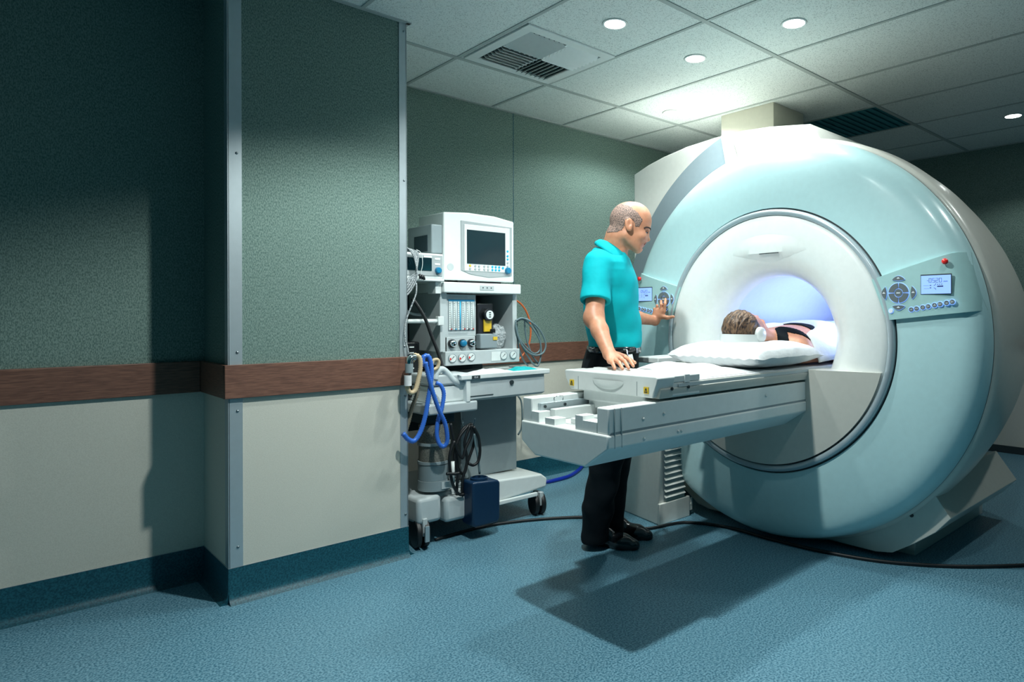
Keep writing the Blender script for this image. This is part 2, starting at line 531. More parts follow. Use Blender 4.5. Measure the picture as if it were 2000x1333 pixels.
def wall(name, box, lower, face):
    """fabric wall with a vinyl dado below the rail"""
    w = struct(MB().box(*box).build(name, M['fabric']))
    MB().box(*lower).build('lower_panel', M['vinyl'], w)
    return w
T = 0.004
wall('wall_left', (XMIN, XP0, YL, YL + 0.1, 0, CEIL), (XMIN, XP0 - T, YL - T, YL, BH, RB), 'y')
wp = struct(MB().box(XP0, XP1, YP, YB, 0, CEIL).build('wall_pillar', M['fabric']))
MB().box(XP0, XP1, YP - T, YP, BH, RB).build('lower_panel', M['vinyl'], wp)
MB().box(XP0 - T, XP0, YP, YL, BH, RB).build('lower_panel', M['vinyl'], wp)
MB().box(XP1, XP1 + T, YP, YB, BH, RB).build('lower_panel', M['vinyl'], wp)
wb = wall('wall_back', (XP1, XR + 0.1, YB, YB + 0.1, 0, CEIL), (XP1 + T, XR - T, YB - T, YB, BH, RB), 'y')
MB().box(2.697, 2.702, YB - 0.0015, YB, RT, CEIL).build('panel_seam', M['base'], wb)
wr = wall('wall_right', (XR, XR + 0.1, YMIN, YB, 0, CEIL), (XR - T, XR, YMIN, YB - T, 0.06, RB), 'x')
# rails
def rail(name, x0, x1, y0, y1):
    return struct(MB().box(x0, x1, y0, y1, RB, RT).build(name, M['wood'], bevel=0.003), 'oak coloured bumper rail along the wall', 'wall rail')
rail('trim_2', XMIN, XP0 - 0.02, YL - 0.02, YL)
r3 = struct(MB().box(XP0 - 0.02, XP1 + 0.001, YP - 0.02, YP, RB, RT).box(XP0 - 0.02, XP0, YP, YL, RB, RT).build('trim_3', M['wood'], bevel=0.002), 'oak coloured bumper rail around the pillar', 'wall rail')
rail('trim_4', XP1, XR, YB - 0.02, YB)
rail('trim_5', XR - 0.02, XR, YMIN, YB - 0.02)
# coved bases
def cove(pts, closed=False):
    """pts: polyline on the floor along the wall foot, room on the left-hand normal side given"""
    pass
def base(name, p0, p1, nrm, h=BH):
    prof = [(0.0, h), (0.006, h), (0.007, 0.05), (0.010, 0.028), (0.018, 0.012), (0.034, 0.002), (0.036, 0.0), (0.0, 0.0)]
    a = Vector((*p0, 0)); b = Vector((*p1, 0)); n_ = Vector((*nrm, 0))
    poly = [a + n_ * u + Vector((0, 0, z)) for u, z in prof]
    o = struct(MB().prism(poly, (0, 0, 0), b - a).build(name, M['base'], autosmooth=40))
    capp = [a + n_ * u + Vector((0, 0, z)) for u, z in [(0, h), (0.0066, h), (0.0066, h + 0.0018), (0, h + 0.0018)]]
    MB().prism(capp, (0, 0, 0), b - a).build('base_cap', M['bezel'], o)
    return o
base('baseboard_left', (XMIN, YL), (XP0, YL), (0, -1))
base('baseboard_pillar', (XP0 - 0.005, YP), (XP1 + 0.005, YP), (0, -1))
base('baseboard_pillar_side', (XP0, YP - 0.006), (XP0, YL), (-1, 0))
base('baseboard_pillar_far_side', (XP1, YP - 0.006), (XP1, YB), (1, 0))
base('baseboard_back', (XP1, YB), (XR, YB), (0, -1))
bb = struct(MB().box(XR - 0.012, XR, YMIN, YB, 0, 0.06).build('baseboard_right', M['seam']))
# aluminium corner guards with screws
def guard(name, label, x0, x1, xe, screws):
    o = struct(MB().box(x0, x1, YP - 0.0035, YP, RT, CEIL).box(x0, x1, YP - 0.0065, YP - 0.0035, BH, RB)
               .box(xe[0], xe[1], YP - 0.0035, YP + 0.04, RT, CEIL).box(xe[0], xe[1], YP - 0.0065, YP + 0.04, BH, RB).build(name, M['alu']), label, 'corner guard')
    for z in screws:
        MB().spin(((x0 + x1) / 2 + 0.006, YP - (0.0035 if z > RT else 0.0065), z), (0, -1, 0), [(0, 0.0055), (0.002, 0.005), (0.003, 0.0)], n=12).build('screw', M['screw'], o, smooth=True)
guard('trim_6', 'aluminium corner guard with screws on the near pillar edge', XP0 - 0.002, XP0 + 0.047, (XP0 - 0.005, XP0), (2.44, 1.80, 1.0, 0.765, 0.22))
guard('trim_7', 'narrow aluminium corner guard on the pillar edge by the trolley', XP1 - 0.034, XP1 + 0.002, (XP1, XP1 + 0.004), (2.50, 1.79, 1.0, 0.765, 0.20))

# ------------------------------------------------------------ ceiling fittings
dl = thing('downlight', 'x', 'downlight', (LAMPS[0][0], LAMPS[0][1], CEIL), 'recessed ceiling downlights')
c = Vector((LAMPS[0][0], LAMPS[0][1], CEIL))
MB().spin(c, (0, 0, -1), [(0, 0.060), (0.002, 0.062), (0.005, 0.058), (0.006, 0.052), (0.003, 0.049)], n=40).build('trim_ring', M['trim'], dl, smooth=True)
MB().spin(c, (0, 0, -1), [(0.0005, 0.050), (0.004, 0.050), (0.0055, 0.045), (0.006, 0.0)], n=40).build('lens', M['lamp'], dl, smooth=True)
names = ['round lit downlight between the air vent and the frame edge, nearest the vent', 'round lit downlight in the middle of the cluster, right of the air vent',
         'round lit downlight at the top right of the cluster, nearest the camera above the scanner', 'round lit downlight low over the back wall, left of the ceiling duct',
         'round lit downlight alone at the far right, over the dark end of the room']
dl['label'] = names[0]
for i in range(1, 5):
    d2 = copy_tree(dl, (LAMPS[i][0], LAMPS[i][1], CEIL)); d2['label'] = names[i]

v = thing('air_vent', 'square white four-way air diffuser with slats set in the ceiling tiles', 'air vent', (2.23, 2.87, CEIL))
X0, X1, Y0, Y1 = 1.925, 2.500, 2.570, 3.150
f = MB()
def rect_ring(mb, x0, x1, y0, y1, w, z0, z1):
    mb.box(x0, x1, y0, y0 + w, z0, z1).box(x0, x1, y1 - w, y1, z0, z1).box(x0, x0 + w, y0 + w, y1 - w, z0, z1).box(x1 - w, x1, y0 + w, y1 - w, z0, z1)
rect_ring(f, X0, X1, Y0, Y1, 0.055, CEIL - 0.010, CEIL - 0.001)
xm, ym = (X0 + X1) / 2, (Y0 + Y1) / 2
f.box(xm - 0.006, xm + 0.006, Y0 + 0.055, Y1 - 0.055, CEIL - 0.012, CEIL - 0.001).box(X0 + 0.055, X1 - 0.055, ym - 0.006, ym + 0.006, CEIL - 0.012, CEIL - 0.001)
f.build('frame', M['trim'], v, bevel=0.002)
MB().box(X0 + 0.05, X1 - 0.05, Y0 + 0.05, Y1 - 0.05, CEIL - 0.0018, CEIL - 0.0005).build('backing', M['dark'], v)
def slats(x0, x1, y0, y1, along, tilt):
    mb = MB(); n_ = 7
    for i in range(n_):
        t = (i + 0.5) / n_
        if along == 'x': mb.obox(((x0 + x1) / 2, y0 + (y1 - y0) * t, CEIL - 0.012), x1 - x0, 0.034, 0.0018, (tilt, 0, 0))
        else: mb.obox((x0 + (x1 - x0) * t, (y0 + y1) / 2, CEIL - 0.012), 0.034, y1 - y0, 0.0018, (0, tilt, 0))
    return mb
e = 0.06
slats(X0 + e, xm - 0.006, ym + 0.006, Y1 - e, 'x', 0.8).build('slats', M['trim'], v)
slats(X0 + e, xm - 0.006, Y0 + e, ym - 0.006, 'y', 0.6).build('slats', M['trim'], v)
slats(xm + 0.006, X1 - e, ym + 0.006, Y1 - e, 'y', -0.8).build('slats', M['trim'], v)
slats(xm + 0.006, X1 - e, Y0 + e, ym - 0.006, 'x', -0.9).build('slats', M['trim'], v)

M['grille'] = mat('teal_grille', (0.02, 0.20, 0.24), 0.6)
v2 = thing('return_air_grille', 'dark teal rectangular return air grille in the ceiling behind the scanner duct', 'air vent', (4.66, 2.58, CEIL))
MB().box(4.378, 4.957, 1.985, 3.165, CEIL - 0.003, CEIL - 0.0005).build('backing', M['grille'], v2)
g = MB()
for i in range(22):
    g.obox((4.667, 2.01 + i * 0.054, CEIL - 0.007), 0.575, 0.018, 0.001, (0.6, 0, 0))
g.build('slats', M['grille'], v2)

# ------------------------------------------------------------ the scanner
YC, ZC = 1.895, 1.022
mri = thing('mri_scanner', 'large white and pale teal MRI scanner with round lit bore filling the right side', 'MRI scanner', (3.6, YC, 0))
def lathe_x(prof, a0=0, a1=360, n=160, deform=None, cap=False, yc=YC, zc=ZC):
    vs = []; fs = []
    full = abs(a1 - a0 - 360) < 1e-6
    cols = n if full else n + 1
    for (x, R) in prof:
        for i in range(cols):
            t = math.radians(a0 + (a1 - a0) * i / n)
            p = Vector((x, yc + R * math.cos(t), zc + R * math.sin(t)))
            if deform: p = deform(p)
            vs.append(p)
    for k in range(len(prof) - 1):
        for i in range(n):
            j = (i + 1) % cols
            fs.append((k * cols + i, k * cols + j, (k + 1) * cols + j, (k + 1) * cols + i))
    if cap and not full:
        fs.append(tuple(k * cols for k in range(len(prof))))
        fs.append(tuple(k * cols + cols - 1 for k in range(len(prof)))[::-1])
    mb = MB(); mb.add(vs, fs); return mb
LEDGE = 0.885
def bulge(y):
    d = abs(y - YC)
    if y > YC: d = max(0, d - 0.16) if d > 0.32 else min(d, 0.30)
    # flat centre, rounded arris at d = 0.32, then slanting back to nothing at d = 0.62
    def f_(d):
        if d <= 0.32: return 0.062
        return max(0.0, 0.062 * (0.64 - d) / 0.32)
    return (f_(d - 0.022) + f_(d) + f_(d + 0.022)) / 3 if d > 0.25 else 0.062
def push(p):
    if p.z < LEDGE and p.x < 2.99:
        t = min(1, (LEDGE - p.z) / 0.001)
        w = min(1.0, max(0.0, (2.99 - p.x) / 0.04))
        p = p + Vector((-bulge(p.y) * t * w, 0, 0))
    return p
# inner glossy disc with the flared bore mouth
n_ = 200
prof = [(2.925, 0.628), (2.912, 0.627), (2.903, 0.618), (2.900, 0.600), (2.899, 0.53), (2.902, 0.49), (2.909, 0.455), (2.922, 0.42), (2.94, 0.392), (2.962, 0.366), (2.985, 0.346), (3.01, 0.333), (3.04, 0.326), (3.07, 0.324)]
face = lathe_x(prof, n=n_).build('front_disc', M['disc'], mri, autosmooth=60)
lathe_x([(3.07, 0.324), (3.2, 0.325), (4.6, 0.325)], n=n_).build('bore_liner', M['bore'], mri, autosmooth=60)
# lamp strip in the crown of the bore
MB().box(3.12, 4.00, 1.5755, 1.5835, 1.07, 1.13).build('bore_lamp', mat('bore_lamp_glow', (0.5, 0.6, 1), 0.5, emit=((0.45, 0.58, 1.0), 1.5)), mri)
# lower half of the disc, stepping forward as a console below the ledge
def lower_disc():
    vs = []; fs = []; NY, NZ = 110, 36; R = 0.620
    ztop = LEDGE
    ymax = math.sqrt(R * R - (ZC - ztop) ** 2)
    for i in range(NY + 1):
        s = -1 + 2 * i / NY
        y = YC + ymax * s
        zb = ZC - math.sqrt(max(R * R - (y - YC) ** 2, 0))
        for j in range(NZ + 1):
            z = zb + (ztop - zb) * j / NZ
            vs.append((2.8975 - bulge(y), y, z))
        vs.append((2.99 - 0.0, y, ztop))
        vs.append((2.92, y, zb))
    S = NZ + 3
    for i in range(NY):
        a = i * S; b = a + S
        for j in range(NZ): fs.append((a + j, b + j, b + j + 1, a + j + 1))
        fs.append((a + NZ, b + NZ, b + NZ + 1, a + NZ + 1))
        fs.append((a + NZ + 2, b + NZ + 2, b, a))
    return MB().add(vs, fs)
lower_disc().build('lower_console', M['shell'], mri, autosmooth=35)
# silver ring and dark shadow gap
lathe_x([(2.925, 0.626), (2.905, 0.628), (2.899, 0.634), (2.898, 0.645), (2.902, 0.654), (2.915, 0.658), (2.93, 0.658)], n=n_, deform=push).build('ring', M['ring'], mri, autosmooth=50)
lathe_x([(2.926, 0.655), (2.926, 0.668)], n=n_, deform=push).build('ring_gap', M['seam'], mri, autosmooth=50)
COVP = [(2.932, 0.664), (2.919, 0.667), (2.917, 0.69), (2.917, 0.76), (2.919, 0.84), (2.924, 0.90), (2.930, 0.935), (2.942, 0.965), (2.962, 0.990), (2.990, 1.006), (3.03, 1.014), (3.05, 1.014)]
def cov_x(R):
    P = COVP[1:]
    for (xa, ra), (xb, rb) in zip(P[:-1], P[1:]):
        if ra <= R <= rb: return xa + (xb - xa) * (R - ra) / (rb - ra)
    return P[0][0] if R < P[0][1] else P[-1][0]
lathe_x(COVP, n=260, deform=push).build('front_cover', M['teal_cover'], mri, autosmooth=50)
# rear body
lathe_x([(3.05, 1.004), (3.05, 1.018), (3.06, 1.030), (3.09, 1.036), (3.2, 1.040), (3.4, 1.022), (3.6, 0.992), (3.8, 0.955), (4.0, 0.912), (4.2, 0.868), (4.4, 0.80), (4.5, 0.70), (4.52, 0.325)], n=200).build('body_shell', M['shell'], mri, autosmooth=50)
lathe_x([(3.045, 1.0145), (3.054, 1.0145)], n=200).build('body_seam', M['seam'], mri)
# dark grey collar on the far upper side with its pale end cap
cp = [(3.055, 1.00), (3.055, 1.02), (3.10, 1.217), (3.16, 1.217), (3.16, 1.00)]
lathe_x(cp, a0=-38, a1=70, n=80, cap=True).build('side_collar', M['collar'], mri, autosmooth=30)
lathe_x([(3.048, 1.012), (3.094, 1.223), (3.165, 1.223), (3.165, 1.012)], a0=70, a1=71, n=2, cap=True).build('collar_end', M['disc'], mri)
# angular housing behind the covers
pts = [(3.10, 0.06), (3.10, 2.085), (2.97, 2.128), (2.83, 2.160), (2.64, 2.188), (2.44, 2.203), (2.25, 2.206), (2.05, 2.192), (1.80, 2.155), (1.70, 2.00)] + [(YC + 0.93 * math.cos(math.radians(100 - 8 * i)), ZC + 0.93 * math.sin(math.radians(100 - 8 * i))) for i in range(20)] + [(2.55, 0.06)]
MB().prism([(0, y, z) for y, z in pts], (3.19, 0, 0), (4.02, 0, 0)).build('rear_housing', M['housing'], mri, bevel=0.006)
# foot blocks
def foot_block(sgn):
    def Y(y): return YC + (y - YC) * sgn
    poly = [(1.640, 0.004), (1.64, 0.30), (1.195, 0.372), (1.099, 0.218), (1.262, 0.066), (1.264, 0.004)]
    # curved top that follows the cover
    arc = []
    for a in range(0, 9):
        t = math.radians(-104 - (136 - 104) * a / 8)
        R = 0.93
        arc.append((YC + R * math.cos(t), ZC + R * math.sin(t)))
    top = [p for p in arc]
    low = [(1.264, 0.068), (1.345, 0.022), (1.65, 0.022)]
    body = [(1.65, 0.022)] + [(1.645, 0.16)] + [(y, z) for y, z in top if y < 1.64] + [(1.161, 0.391), (1.061, 0.250), (1.125, 0.175), (1.216, 0.105), (1.32, 0.037), (1.40, 0.022)]
    mb = MB()
    mb.prism([(0, Y(y), z) for y, z in body], (3.07, 0, 0), (4.05, 0, 0))
    return mb
fb = foot_block(1).build('foot_block', M['shell'], mri, bevel=0.003)
for yy, zz in ((1.62, 0.07), (1.31, 0.235)):
    pass
fb2 = foot_block(-1).build('foot_block', M['shell'], mri, bevel=0.003)
for yy, zz in ((1.56, 0.075), (1.27, 0.21)):
    MB().cyl((3.066, yy - 0.04, zz + 0.02), (3.072, yy - 0.04, zz + 0.02), 0.009, n=14).build('bolt_hole', M['seam'], fb)
MB().box(3.205, 4.17, 1.268, 2.52, 0.0, 0.07).build('plinth', M['shell'], mri, bevel=0.004)
# visor above the bore mouth
vis = MB()
NV = 24
ring_ = []
DP = [(2.903, .618), (2.900, .600), (2.899, 0.53), (2.902, 0.49), (2.909, 0.455), (2.922, 0.42), (2.94, 0.392), (2.962, 0.366), (2.985, 0.346), (3.01, 0.333)]
def disc_x(R):
    for (xa, ra), (xb, rb) in zip(DP[:-1], DP[1:]):
        if rb <= R <= ra: return xa + (xb - xa) * (R - ra) / (rb - ra)
    return 2.9
for i in range(NV + 1):
    s = -1 + 2 * i / NV
    y = 1.878 + 0.215 * s
    h = (1 - abs(s)) ** 1.0
    b = 1 - abs(s) ** 2.2
    zl = 1.459
    xl = disc_x(math.hypot(y - YC, zl - ZC)) - 0.0004
    xl = xl + (2.8982 - xl) * b
    zt = ZC + math.sqrt(0.53 ** 2 - (y - YC) ** 2)
    zb_ = 1.4565 - 0.052 * h
    row = [(disc_x(math.hypot(y - YC, zt + (zl - zt) * t_ - ZC)) - 0.0004 + (xl - disc_x(math.hypot(y - YC, zl - ZC)) + 0.0004) * t_, y, zt + (zl - zt) * t_) for t_ in (0, 0.3, 0.6, 1.0)]
    ring_.append(row + [(disc_x(math.hypot(y - YC, zb_ - ZC)) + 0.0005, y, zb_)])
vs = [p for r_ in ring_ for p in r_]
fs = []
for i in range(NV):
    for j in range(4): fs.append((i * 5 + j, (i + 1) * 5 + j, (i + 1) * 5 + j + 1, i * 5 + j + 1))
vis.add(vs, fs)
vz = vis.build('bore_visor', M['disc'], mri, autosmooth=30)
MB().box(2.8945, 2.91, 1.815, 1.925, 1.4545, 1.4575).build('visor_slot', M['seam'], vz)
# ceiling duct
tag(MB().box(3.79, 4.17, 2.405, 2.83, 2.18, CEIL).build('ceiling_duct', M['duct'], bevel=0.004), 'cream square duct rising from the scanner housing to the ceiling', 'duct')
# ledge beside the table on the far side
MB().box(2.44, 2.86, 2.21, 2.35, 0.905, 0.935).build('side_ledge', M['white'], mri, bevel=0.006)

# control panels: wedge plates lying on the front cover
def panel(poly_fn, flip, parent=mri):
    """quad plate in (s,t); s runs from the ring outwards"""
    NS, NT = 24, 12
    vs = []; fs = []
    for i in range(NS + 1):
        for j in range(NT + 1):
            y, z = poly_fn(i / NS, j / NT)
            R = math.hypot(y - YC, z - ZC)
            th = 0.020
            x = cov_x(min(R, 1.014)) - th * max(0.12, min(1, (1.012 - R) / 0.05))
            vs.append((x, y, z))
    W = NT + 1
    for i in range(NS):
        for j in range(NT):
            fs.append((i * W + j, (i + 1) * W + j, (i + 1) * W + j + 1, i * W + j + 1))
    # skirts
    def skirt(ids):
        base_ = len(vs)
        for q in ids:
            x, y, z = vs[q]
            vs.append((x + 0.024, y, z))
        for a in range(len(ids) - 1):
            fs.append((ids[a], ids[a + 1], base_ + a + 1, base_ + a))
    skirt([i * W + NT for i in range(NS + 1)]); skirt([i * W for i in range(NS + 1)][::-1])
    skirt(list(range(W))[::-1]); skirt([NS * W + j for j in range(W)])
    return MB().add(vs, fs)
def lerp2(a, b, t): return (a[0] + (b[0] - a[0]) * t, a[1] + (b[1] - a[1]) * t)
def mirror(y): return 2 * YC - y
TOPI, TOPM, TOPO = (1.336, 1.302), (0.992, 1.402), (0.957, 1.404)
BOTI, BOTM, BOTO = (1.268, 1.119), (0.955, 1.152), (0.893, 1.160)
def pfn(mir):
    def f_(s, t):
        s2 = s / 0.86
        a = lerp2(TOPI, TOPM, s2) if s2 <= 1 else lerp2(TOPM, TOPO, (s - 0.86) / 0.14)
        b = lerp2(BOTI, BOTM, s2) if s2 <= 1 else lerp2(BOTM, BOTO, (s - 0.86) / 0.14)
        y, z = lerp2(b, a, t)
        return (mirror(y) if mir else y, z)
    return f_
SEG = {'0': 'abcdef', '2': 'abged', '5': 'afgcd'}
def seven(mb, digit, x, y, z, h, dr, th=0.0016):
    """seven-segment digit; (y,z) lower left, dr = direction of reading along y"""
    w = h * 0.55
    S = {'a': ((0, h), (w, h)), 'b': ((w, h), (w, h / 2)), 'c': ((w, h / 2), (w, 0)), 'd': ((0, 0), (w, 0)), 'e': ((0, 0), (0, h / 2)), 'f': ((0, h / 2), (0, h)), 'g': ((0, h / 2), (w, h / 2))}
    for s_ in SEG[digit]:
        (a, b), (c_, d) = S[s_]
        y0, y1 = y + dr * min(a, c_), y + dr * max(a, c_)
        mb.box(x - 0.0006, x, min(y0, y1) - th / 2, max(y0, y1) + th / 2, z + min(b, d) - th / 2, z + max(b, d) + th / 2)
def text_mesh(name, body, size, loc, rotm, material, parent, ext=0.0004, align='CENTER'):
    cu = bpy.data.curves.new(name, 'FONT')
    cu.body = body; cu.size = size; cu.extrude = ext; cu.align_x = align; cu.align_y = 'CENTER'
    o = bpy.data.objects.new(name + '_c', cu)
    COL.objects.link(o)
    dg = bpy.context.evaluated_depsgraph_get(); dg.update()
    me = bpy.data.meshes.new_from_object(o.evaluated_get(dg))
    bpy.data.objects.remove(o)
    M4 = Matrix.Translation(Vector(loc)) @ rotm.to_4x4()
    V = [M4 @ v_.co for v_ in me.vertices]; F = [tuple(p.vertices) for p in me.polygons]
    return newobj(name, V, F, material, parent)
# text facing -X, reading towards -Y
ROT_NX = Matrix(((0, 0, -1), (-1, 0, 0), (0, 1, 0)))
ROT_NY = Matrix(((1, 0, 0), (0, 0, -1), (0, 1, 0)))
def control(mir):
    """panel with its keys, screen and lamp. Keys face -X; reading direction is -Y"""
    p = panel(pfn(mir), mir).build('control_panel', M['panel'], mri, autosmooth=30)
    xf = 2.8975
    def Y(y): return mirror(y) if mir else y
    # key pad centre
    cy, cz = (Y(1.213), 1.238)
    def sector(r0, r1, a0, a1, x0, x1, n=10, grow=0.0):
        r0 -= grow; r1 += grow
        pts_ = [(0, cy - (r1) * math.cos(math.radians(a0 + (a1 - a0) * i / n)), cz + r1 * math.sin(math.radians(a0 + (a1 - a0) * i / n))) for i in range(n + 1)]
        pts_ += [(0, cy - (r0) * math.cos(math.radians(a1 - (a1 - a0) * i / n)), cz + r0 * math.sin(math.radians(a1 - (a1 - a0) * i / n))) for i in range(n + 1)]
        return MB().prism(pts_, (x0, 0, 0), (x1, 0, 0))
    MB().cyl((xf - 0.0008, cy, cz), (xf + 0.001, cy, cz), 0.0465, n=40).build('backlight_disc', M['glowblue'], p)
    for a in (45, 135, 225, 315):
        sector(0.020, 0.043, a - 41 + (0), a + 41, xf - 0.006, xf).build('ring_key', M['key'], p)
    MB().cyl((xf - 0.006, cy, cz), (xf, cy, cz), 0.0165, n=28).build('centre_key', M['key'], p)
    MB().box(xf - 0.0068, xf - 0.006, cy - 0.008, cy + 0.008, cz - 0.002, cz + 0.002).build('key_mark', M['ink'], p)
    for a in (0, 90, 180, 270):
        # lens shaped outer keys
        ca, sa = math.cos(math.radians(a)), math.sin(math.radians(a))
        def lens(g_, x0, x1):
            P = []
            for i in range(11):
                u = -1 + 2 * i / 10
                P.append((0.053 - g_ + 0.000 * u, u * (0.024 + g_)))
            top_ = [(0.058 - 0.006 * 0 + (0.074 + g_ - 0.058) * (1 - (-1 + 2 * i / 10) ** 2), (-1 + 2 * i / 10) * (0.027 + g_)) for i in range(11)]
            bot_ = [(0.058 - (0.058 - 0.053 + g_) * (1 - (1 - 2 * i / 10) ** 2), (1 - 2 * i / 10) * (0.027 + g_)) for i in range(1, 10)]
            Q = top_ + bot_
            return MB().prism([(0, cy - (r_ * ca - t_ * sa), cz + (r_ * sa + t_ * ca)) for r_, t_ in Q], (x0, 0, 0), (x1, 0, 0))
        lens(0.0022, xf - 0.0008, xf + 0.001).build('backlight', M['glowblue'], p)
        kk = lens(0.0, xf - 0.006, xf).build('arrow_key', M['key'], p)
        c0 = (xf - 0.0064, cy - 0.0635 * ca, cz + 0.0635 * sa)
        q = MB().box(c0[0] - 0.0003, c0[0] + 0.0006, c0[1] - 0.006, c0[1] + 0.006, c0[2] - 0.0015, c0[2] + 0.0015)
        q.prism([(c0[0], c0[1] - 0.0045, c0[2] + 0.001), (c0[0], c0[1], c0[2] + 0.006), (c0[0], c0[1] + 0.0045, c0[2] + 0.001)], (-0.0003, 0, 0), (0.0006, 0, 0))
        q.build('arrow_mark', M['ink'], p)
    # screen
    y0, y1, z0, z1 = 1.118, 0.998, 1.231, 1.308
    ya, yb = sorted((Y(y0), Y(y1)))
    MB().box(xf - 0.001, xf + 0.004, ya - 0.002, yb + 0.002, z0 - 0.002, z1 + 0.005).build('screen_frame', M['seam'], p)
    scn = MB().box(xf - 0.0016, xf, ya, yb, z0, z1).build('screen', M['lcd'], p)
    yl = yb  # reading starts at larger y
    ik = MB(); xs = xf - 0.0017
    for i, ch in enumerate('0520'): seven(ik, ch, xs, yl - 0.033 - i * 0.0138, z0 + 0.048, 0.0165, -1, 0.0013)
    ik.box(xs - 0.0006, xs, yl - 0.030, yl - 0.025, z0 + 0.055, z0 + 0.0565)
    for a_, b_, z_ in ((0.036, 0.042, 0.0335), (0.036, 0.042, 0.0235)): ik.box(xs - 0.0006, xs, yl - b_, yl - a_, z0 + z_, z0 + z_ + 0.003)
    ik.box(xs - 0.0004, xs, yl - 0.034, yl - 0.010, z0 + 0.0345, z0 + 0.0352); ik.box(xs - 0.0004, xs, yl - 0.034, yl - 0.012, z0 + 0.0220, z0 + 0.0227)
    ik.tube([(xs, yl - 0.052, z0 + 0.034), (xs, yl - 0.058, z0 + 0.037), (xs, yl - 0.061, z0 + 0.043)], 0.0009, n=5).tube([(xs, yl - 0.052, z0 + 0.025), (xs, yl - 0.058, z0 + 0.022), (xs, yl - 0.061, z0 + 0.017)], 0.0009, n=5)
    ik.box(xs - 0.0006, xs, yl - 0.090, yl - 0.066, z0 + 0.028, z0 + 0.033)
    for i in range(3): ik.box(xs - 0.0006, xs, yl - 0.070 - i * 0.008, yl - 0.066 - i * 0.008, z0 + 0.038, z0 + 0.0405)
    ik.build('display_segments', M['lcdink'], scn)
    text_mesh('unit_text', 'mm', 0.011, (xs, yl - 0.099, z0 + 0.051), ROT_NX, M['lcdink'], scn)
    # bottom row of eight small keys in four pairs and a single key
    row0, row1 = (1.165, 1.164), (0.985, 1.197)
    if mir: row0, row1 = (0.990, 1.190), (1.165, 1.160)
    marks = ['-<', '>+', '-2', '2+', '-A', 'A+', '-o', '3+']
    for q in range(4):
        for h_ in range(2):
            t = (q + 0.13 + 0.46 * h_) / 3.75
            y_ = Y(row0[0] + (row1[0] - row0[0]) * t); z_ = row0[1] + (row1[1] - row0[1]) * t
            MB().cyl((xf - 0.001, y_, z_), (xf + 0.002, y_, z_), 0.0125, n=20).build('backlight', M['glowblue'], p)
            k_ = MB().cyl((xf - 0.005, y_, z_), (xf, y_, z_), 0.0095, n=20).build('round_key', M['key'], p)
            text_mesh('key_text', marks[q * 2 + h_], 0.012, (xf - 0.0052, y_, z_), ROT_NX, M['ink'], k_, 0.0002)
    if not mir:
        y_, z_ = 1.247, 1.160
        MB().cyl((xf - 0.001, y_, z_), (xf + 0.002, y_, z_), 0.0115, n=20).build('backlight', M['glowblue'], p)
        MB().cyl((xf - 0.005, y_, z_), (xf, y_, z_), 0.009, n=20).build('round_key', M['ink'], p)
    # stop button
    by, bz = Y(1.020), 1.364
    MB().spin((xf, by, bz), (-1, 0, 0), [(0, 0.0125), (0.008, 0.0125), (0.013, 0.009), (0.015, 0.0)], n=24).build('stop_button', M['red'], p, smooth=True)
    return p
control(False)
control(True)

# ------------------------------------------------------------ louvred unit between table and cover
lu = thing('louvred_cabinet', 'low off-white floor cabinet with horizontal louvres under the patient table', 'cabinet', (2.9, 2.6, 0))
cab = MB()
bx0, bx1, by0, by1 = 2.688, 3.03, 2.445, 2.80
tz = 0.66
lo_ = [(2.688, 2.440, 0), (2.925, 2.440, 0), (2.925, 2.83, 0), (2.76, 2.83, 0)]
hi_ = [(2.735, 2.452, 0.60), (2.905, 2.452, 0.60), (2.905, 2.80, 0.60), (2.80, 2.80, 0.60)]
cab.add(lo_ + [(a, b, 0.012) for a, b, _ in lo_], []) if False else None
cab.add(lo_ + hi_, [(0, 3, 2, 1), (4, 5, 6, 7), (0, 1, 5, 4), (1, 2, 6, 5), (2, 3, 7, 6), (3, 0, 4, 7)])
cab.build('body', M['housing'], lu, bevel=0.008)
MB().box(2.735, 2.905, 2.436, 2.446, 0.135, 0.575).build('louvre_recess', M['mach2'], lu)
lv = MB()
for i in range(13):
    z = 0.15 + i * 0.0322
    lv.obox((2.82, 2.436, z), 0.168, 0.030, 0.005, (0.7, 0, 0))
lv.build('louvres', M['housing'], lu)
MB().box(2.69, 2.945, 2.428, 2.445, 0.0, 0.115).build('kick_panel', M['housing'], lu, bevel=0.004)
MB().box(2.943, 2.972, 2.432, 2.44, 0.03, 0.10).cyl((2.960, 2.430, 0.065), (2.960, 2.433, 0.065), 0.006).build('bracket', M['housing'], lu)
# ------------------------------------------------------------ patient table
bed = thing('patient_table', 'long off-white cantilevered patient table running into the scanner bore', 'patient table', (2.2, 1.87, 0))
yn, yf, xe = 1.630, 2.115, 1.550
# support beam: extruded section with the notched end
sec_low = [(yn, 0.735), (yn, 0.688), (1.745, 0.612), (2.083, 0.644 - 0.02), (yf, 0.70), (yf, 0.735)]
beam = MB()
beam.prism([(0, y, z) for y, z in [(yn + 0.004, 0.738), (yn - 0.004, 0.735), (yn - 0.004, 0.690), (1.742, 0.614), (2.03, 0.614), (yf, 0.662), (yf, 0.738)]], (xe - 0.008, 0, 0), (2.837, 0, 0))
beam.build('lower_beam', M['table'], bed, bevel=0.006)
up_ = MB()
# side cheeks and floor of the trough
up_.box(xe, 2.837, yn, 1.690, 0.738, 0.828)
up_.box(xe, 2.837, 2.058, yf, 0.738, 0.828)
up_.build('upper_beam', M['table'], bed, bevel=0.005)
